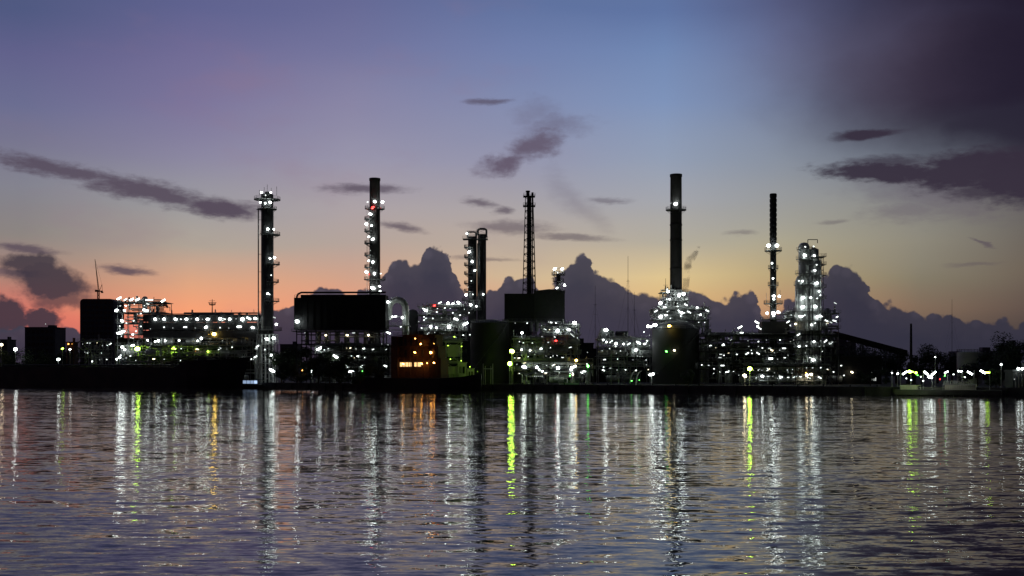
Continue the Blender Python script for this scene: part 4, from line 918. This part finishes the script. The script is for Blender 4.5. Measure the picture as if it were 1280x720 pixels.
jx, jz = X(118.7, Y)-X(123, Y), Z(324, Y)-Z(373.6, Y); zb = Z(364, Y)-Z(373.6, Y)
m = MB(); m.bar((0,-.4,zb),(jx,0,jz),.38,4,.3); m.bar((.9,.4,zb),(jx,0,jz),.3,4,.2)
for i in range(16):
    f0, f1 = i/16, (i+1)/16; m.bar((jx*f0,-.3,zb+(jz-zb)*f0),(.9*(1-f1)+jx*f1,.3,zb+(jz-zb)*f1),.16)
m.build('jib', M['dark'], T)
m = MB(); m.box(-1, 4.6, -1, 1, zb-.6, zb+.6); m.bar((1,0,zb),(4,0,zb+7.5),.28); m.bar((4.4,0,zb),(4,0,zb+7.5),.22); m.box(3.2,5.2,-1.1,1.1,zb-2,zb-.6); m.box(-3.6,-.9,-1,1,zb-.8,zb+1.6); m.build('cab_and_counterweight', M['dark'], T)
m = MB(); m.bar((4,0,zb+7.5),(jx,0,jz),.09); m.build('stay_cable', M['dark'], T)
unit('scaffolded_shed', 'faint grey unlit frame of columns below the rounded high-rise', 'process unit', 99, 143, 560, [427,437,447], 12, 3.2, 61, 2, 10, [(106,440,'w',0),(128,432,'w',0)], frame='steel', tubes='steel')
T = block('canopy_stall', 'small roof lit orange from below beside the low far block', 'shelter', 83, 92.5, 620, 428.5, 6, 'rust', 1, 2)
lamps(T, 617, [(85.5,430,'o',1),(90,430,'o',0)])
for p0, p1, tp, Y, fl, lab in ((0,9,425,900,3,'tiny distant house at the very edge of the view with a warm lamp before it'),(1012,1070,428,700,4,'dim distant block seen through the sloping gallery trestles'),(1200,1250,440,640,3,'dim low block behind the pale storage tank'),(350,372,431,900,3,'dim distant block beyond the trees beside the black furnace house')):
    block('distant_block', lab, 'building', p0, p1, Y, tp, 16, 'far', fl, 5)
T = block('control_building', 'plain dark grey building behind the trees below the furnace house', 'building', 397, 487, 560, 432, 16, 'dark', 4, 9)
T = block('pump_house', 'dark windowless pump house between the joined columns tank and the pipe decks', 'building', 560, 600, 500, 428, 8, 'dark', 2, 3)
T = tank('storage_tank', 'pale yellowish storage tank lit from the landing stage, among dark trees', 1197, 1227, 470, 440.5, 'pale', .8)
lamp(T, 1206, 471, 462, 'g', .8, 60)
T = block('waterside_house', 'pale small house with arched front and two bright lamps, beneath the biggest tree', 'house', 1266, 1292, on_quay(1275, 6)[1], 464.5, 6, 'grey', 1, 4)
Y = T.location.y; lamps(T, Y-1.2, [(1273,461,'w',3),(1277.8,461,'w',3),(1268,474,'w',0)])
m = MB(); [m.bar((X(p,Y)-X(1278,Y),-1.6,0),(X(p,Y)-X(1278,Y),-1.6,Z(465,Y)-GZ),.14,8) for p in (1266,1270,1274,1278,1282)]; m.build('veranda_posts', M['pale'], T)
T = block('hillside_villa', 'dark house showing two yellow-green lit windows high in the biggest tree', 'house', 1256, 1276, 440, 434, 8, 'dark', 2, 3)
lamps(T, 427, [(1268,438,'g',1),(1264,442.5,'g',0,0),(1264,444.5,'g',0,0)])

for p0, p1, tp, Yb, lab in ((206,322,405,548,'long added dark backing wall close behind the long low gallery'),(144,206,424,552,'added dark backing behind the lower floors of the tall lamp-filled block'),(524,586,412,540,'added dark backing behind the crowded pipe block'),
   (664,742,430,540,'added dark backing behind the pipe block with the halfway red lamp'),(742,822,437,545,'low added dark backing behind the string of small lamps'),(874,1046,431,520,'long added dark backing behind the widest stacked pipe rack')):
    block('added_backing_block', lab, 'building', p0, p1, Yb, tp, 12, 'black', 1, 4, group='added dark backing blocks behind the open pipe units')  # blocks added to stop sky light showing through the open frames
# slender chimney and masts
Y = 470; T = thing('brick_chimney', 'lone pencil-thin dark chimney on a square base, above the landing stage', 'chimney', (X(1138.8, Y), Y, GZ))
m = MB(); m.cyl(0,0,8,Z(404.5,Y)-GZ,.62,.42,14); m.build('shaft', M['concrete'], T)
m = MB(); m.box(-1.5,1.5,-1.5,1.5,0,8); m.box(-1.1,1.1,-1.1,1.1,8,9.2); m.build('base', M['concrete'], T)
for px_, t_, Y, r_, lab in ((785,320,560,.16,'tallest hair-thin antenna mast left of the thickest stack'),(744,357,560,.14,'hair-thin antenna mast above the peaked shed'),(793,365,540,.12,'shorter hair-thin antenna mast close beside the tallest one'),(1190,374,900,.2,'faint thin mast far off above the landing stage trees')):
    T = thing('antenna_mast', lab, 'mast', (X(px_, Y), Y, GZ), 'thin antenna masts'); h = Z(t_, Y)-GZ
    m = MB(); m.bar((0,0,0),(0,0,h),r_,6,r_*.5); m.build('mast', M['dark'], T)
    m = MB()
    for k in (.35,.6,.82):
        for sx in (-1, 1): m.bar((0,0,h*k),(sx*h*.16,0,0),.03,3)
    m.build('guy_wires', M['dark'], T)
    m = MB(); m.bar((-.9,0,h*.8),(.9,0,h*.8),.08); m.bar((-.6,0,h*.7),(.6,0,h*.7),.08); m.build('cross_arms', M['dark'], T)
# thin uprights and green-lit hoses on the quay
for px_, t_, lab in ((764,425,'slim quay post nearer the peaked shed'),(773.5,426,'slim quay post nearer the green-lit hoses')):
    x_, Y = on_quay(px_, 9); T = thing('mooring_post', lab, 'post', (x_, Y, GZ), 'slim posts on the quay')
    m = MB(); m.bar((0,0,0),(0,0,Z(t_,Y)-GZ),.2,8,.14); m.build('pole', M['steel'], T)
    m = MB(); m.bar((-1.6,0,Z(t_+12,Y)-GZ),(1.6,0,Z(t_+12,Y)-GZ),.1); m.bar((-1.1,0,Z(t_+24,Y)-GZ),(1.1,0,Z(t_+24,Y)-GZ),.08); m.build('cross_arms', M['steel'], T)
x_, Y = on_quay(792, 6); T = thing('loading_hoses', 'two curved loading hoses glowing green on the quay', 'hoses', (x_, Y, GZ))
for k in (0, 4.2):
    m = MB(); m.path([(k*.55-1.4+2.2*(1-math.cos(t)), 0, 5.6*math.sin(t)) for t in [i*math.pi/20 for i in range(11)]], .2, 8); m.build('hose', M['pale'], T)
m = MB(); m.box(-1.2,3.2,0,1.4,0,.8); m.bar((.9,.6,0),(.9,.6,6),.14); m.build('hose_rack', M['dark'], T)
lamp(T, 789.5, 476, Y-2.6, 'e', .7, 60); lamp(T, 799, 475, Y-2.6, 'e', .5, 45); lamp(T, 795, 463, Y-1.6, 'w', .7, 45)
x_, Y = on_quay(712, 6); T = thing('green_lit_pontoon', 'flat low platform glowing green under the blocky white lamps', 'platform', (x_, Y, GZ))
m = MB(); m.box(-4,3.6,0,2.5,.0,.7); m.rail([(-4,.1,.7),(3.6,.1,.7)]); m.build('deck', M['pale'], T)
lamp(T, 712.5, 469.5, Y-1.5, 'e', .8, 60)

# ---------------------------------------------------------------- trees and bushes
def leaf_mesh(w_, h_, n, seed, lobes, d_=None, leafs=.55, low=.3):
    rr = random.Random(seed); d_ = d_ or w_
    cl = []
    for i in range(lobes):
        t = rr.uniform(0, 2*math.pi); q_ = rr.random()**.6*.5; cl.append((q_*w_*math.cos(t), q_*d_*math.sin(t), h_*rr.uniform(low, .88), rr.uniform(.16, .30)*min(w_, h_*1.2)))
    vs, fs = [], []
    for i in range(n):
        c = rr.choice(cl); dv = Vector((rr.gauss(0,1), rr.gauss(0,1), rr.gauss(0,1))).normalized()*c[3]*(rr.random()**.35)*rr.uniform(.8,1.12)
        p = Vector(c[:3])+Vector((dv.x, dv.y, dv.z*.8)); s_ = leafs*rr.uniform(.6, 1.4)
        u_ = Vector((rr.gauss(0,1), rr.gauss(0,1), rr.gauss(0,1))).normalized(); v_ = u_.orthogonal().normalized()
        kk = len(vs); vs += [p-u_*s_*.6, p+v_*s_*.35, p+u_*s_*.6, p-v_*s_*.35]; fs.append((kk, kk+1, kk+2, kk+3))
    return vs, fs, cl
def tree(name, label, cat, px, wpx, top, Y, n=2600, seed=1, lobes=10, group=None, z0=GZ, low=.32, trunk=True):
    T = thing(name, label, cat, (X(px, Y), Y, z0), group); w_ = wpx*Y/F; h_ = Z(top, Y)-z0
    vs, fs, cl = leaf_mesh(w_, h_, n, seed, lobes, low=low, leafs=.62)
    m = MB(); m.add(vs, fs); m.build('crown' if trunk else 'foliage', M['leaf'], T)
    m = MB(); m.bar((0,0,0),(0,0,h_*.45),max(.12, h_*.028),8,h_*.016)
    for c in cl[:7]: m.bar((0,0,h_*rrr(.2,.42)),(c[0],c[1],c[2]),h_*.010,5,h_*.004)
    m.build('trunk' if trunk else 'stems', M['bark'], T)
    return T
_q = random.Random(5); rrr = _q.uniform
TR = [  # px, width px, top py, distance, label
 (8,34,433,640,'dark round tree at the very edge of the view near the warm lamp'),
 (40,40,437,620,'dark spreading tree in front of the low far block'),
 (66,30,434,640,'dark tree between the low far block and its yellow-green lamp'),
 (90,24,434,660,'dark narrow tree behind the orange-lit canopy'),
 (352,30,437,505,'dark tree just beyond the foot of the tallest slim column'),
 (372,32,434,500,'dark rounded tree below the lamp at the corner of the black furnace house'),
 (398,34,441,472,'dark tree right under the upper slanting tube lamp'),
 (424,30,445,474,'dark tree between the two slanting tube lamps and the green-lit bush'),
 (1068,50,426,520,'dark broad tree behind the sloping gallery'),
 (1100,46,431,500,'dark tree under the lower end of the sloping gallery'),
 (1120,36,436,485,'dark tree between the gallery end and the pencil-thin chimney'),
 (1152,30,440,480,'dark tree just past the pencil-thin chimney'),
 (1172,44,430,500,'tall dark flat-topped tree with a tiny lamp in it, above the landing stage'),
 (1190,30,438,492,'dark tree beside the pale storage tank'),
 (1236,34,441,440,'low dark tree on the far side of the pale storage tank'),
 (1250,40,428,415,'dark tree holding a small white lamp, beside the biggest tree'),
 (1268,56,416,400,'biggest dark tree at the view edge, rising over the pale house'),
 (1222,40,455,425,'low dark tree behind the slanting tubes of the landing stage'),
 (1288,44,421,392,'dark tree cut by the view edge behind the pale house'),
]
for i, (px_, wp, tp, Y, lab) in enumerate(TR): tree('broadleaf_tree', lab, 'tree', px_, wp, tp, Y, 3400, 100+i, 13, 'dark trees behind the quay')
BU = [(450,24,455,452,'bush glowing green beside a wide white quay lamp','e'),(375,22,454,470,'bush lit dull orange below the black furnace house','o'),(355,26,452,480,'dark low bush near the foot of the tallest slim column',None),(412,30,454,462,'dark low bush below the two slanting tube lamps',None),
      (474,22,458,460,'dark low bush at the stern of the small ship',None),(1088,40,462,420,'dark low bush before the glowing slots of the shed',None),(1245,22,462,385,'dark low bush next to the pale house',None),(860,40,463,440,'dark low bush in front of the very wide tank',None)]
for i, (px_, wp, tp, Y, lab, lk) in enumerate(BU):
    T = tree('bush', lab, 'bush', px_, wp, tp, Y, 1600, 300+i, 9, 'low bushes behind the quay', low=.15, trunk=False)
    if lk: lamp(T, px_+3, tp+9, Y-3.5, lk, .55, 45)
# far-off tree line that reads as one mass
m = MB(); rr = random.Random(9); vs, fs = [], []
for i in range(30000):
    px_ = rr.uniform(-350, 1700); Y = rr.uniform(900, 1100); hmax = 6+5*(.5+.5*math.sin(px_*.021)+.4*math.sin(px_*.063+1)+.3*math.sin(px_*.17)); zz = GZ+rr.random()**.6*max(4, hmax)
    p = Vector((X(px_, Y), Y, zz)); s_ = rr.uniform(1.2, 2.4); u_ = Vector((rr.gauss(0,1), rr.gauss(0,1), rr.gauss(0,1))).normalized(); v_ = u_.orthogonal().normalized()
    kk = len(vs); vs += [p-u_*s_, p+v_*s_*.7, p+u_*s_, p-v_*s_*.7]; fs.append((kk, kk+1, kk+2, kk+3))
m.add(vs, fs); o = m.build('distant_treeline', M['leaf']); tag(o, 'low dark line of far-off trees behind the whole plant', 'trees', kind='stuff')

# ---------------------------------------------------------------- steam drifting behind the tall stack
Y = 520; T_ = MB(); prof = [(0,372,3.0),(1,360,3.2),(2,348,3.6),(3,338,3.8),(5,329,4.6),(8,322,5.2),(13,315,3.6),(17,308,2.2)]
pv = [Vector((X(856+dx, Y), Y, Z(py_, Y))) for dx, py_, _ in prof]; n_ = 14; vs, fs = [], []
for (c, (_, _, rp)) in zip(pv, prof):
    for i in range(n_):
        t = 2*math.pi*i/n_; vs.append((c.x+rp*Y/F*1.25*math.cos(t), c.y+rp*Y/F*1.25*math.sin(t), c.z))
for j in range(len(prof)-1):
    for i in range(n_): fs.append((j*n_+i, j*n_+(i+1) % n_, (j+1)*n_+(i+1) % n_, (j+1)*n_+i))
fs += [tuple(range(n_))[::-1], tuple(range(len(vs)-n_, len(vs)))]
T_.add(vs, fs)
ms = bpy.data.materials.new('steam'); ms.use_nodes = True; ms.node_tree.nodes.clear(); t = NT(ms.node_tree)
vol = t.n.new('ShaderNodeVolumePrincipled'); vol.inputs['Color'].default_value = (.55,.5,.55,1)
pos = t.n.new('ShaderNodeNewGeometry').outputs['Position']; nz = t.noise(pos, .22, 2, .5, .3)[0]
t.put(vol.inputs['Density'], t.smooth(nz, .38, .72, 0, .6)); vol.inputs['Anisotropy'].default_value = .2
mo = t.n.new('ShaderNodeOutputMaterial'); t.l.new(vol.outputs[0], mo.inputs['Volume'])
o = T_.build('steam', ms); tag(o, 'thin wisp of grey steam drifting up beside the thickest stack', 'steam', kind='stuff')
sc.cycles.volume_step_rate = 2
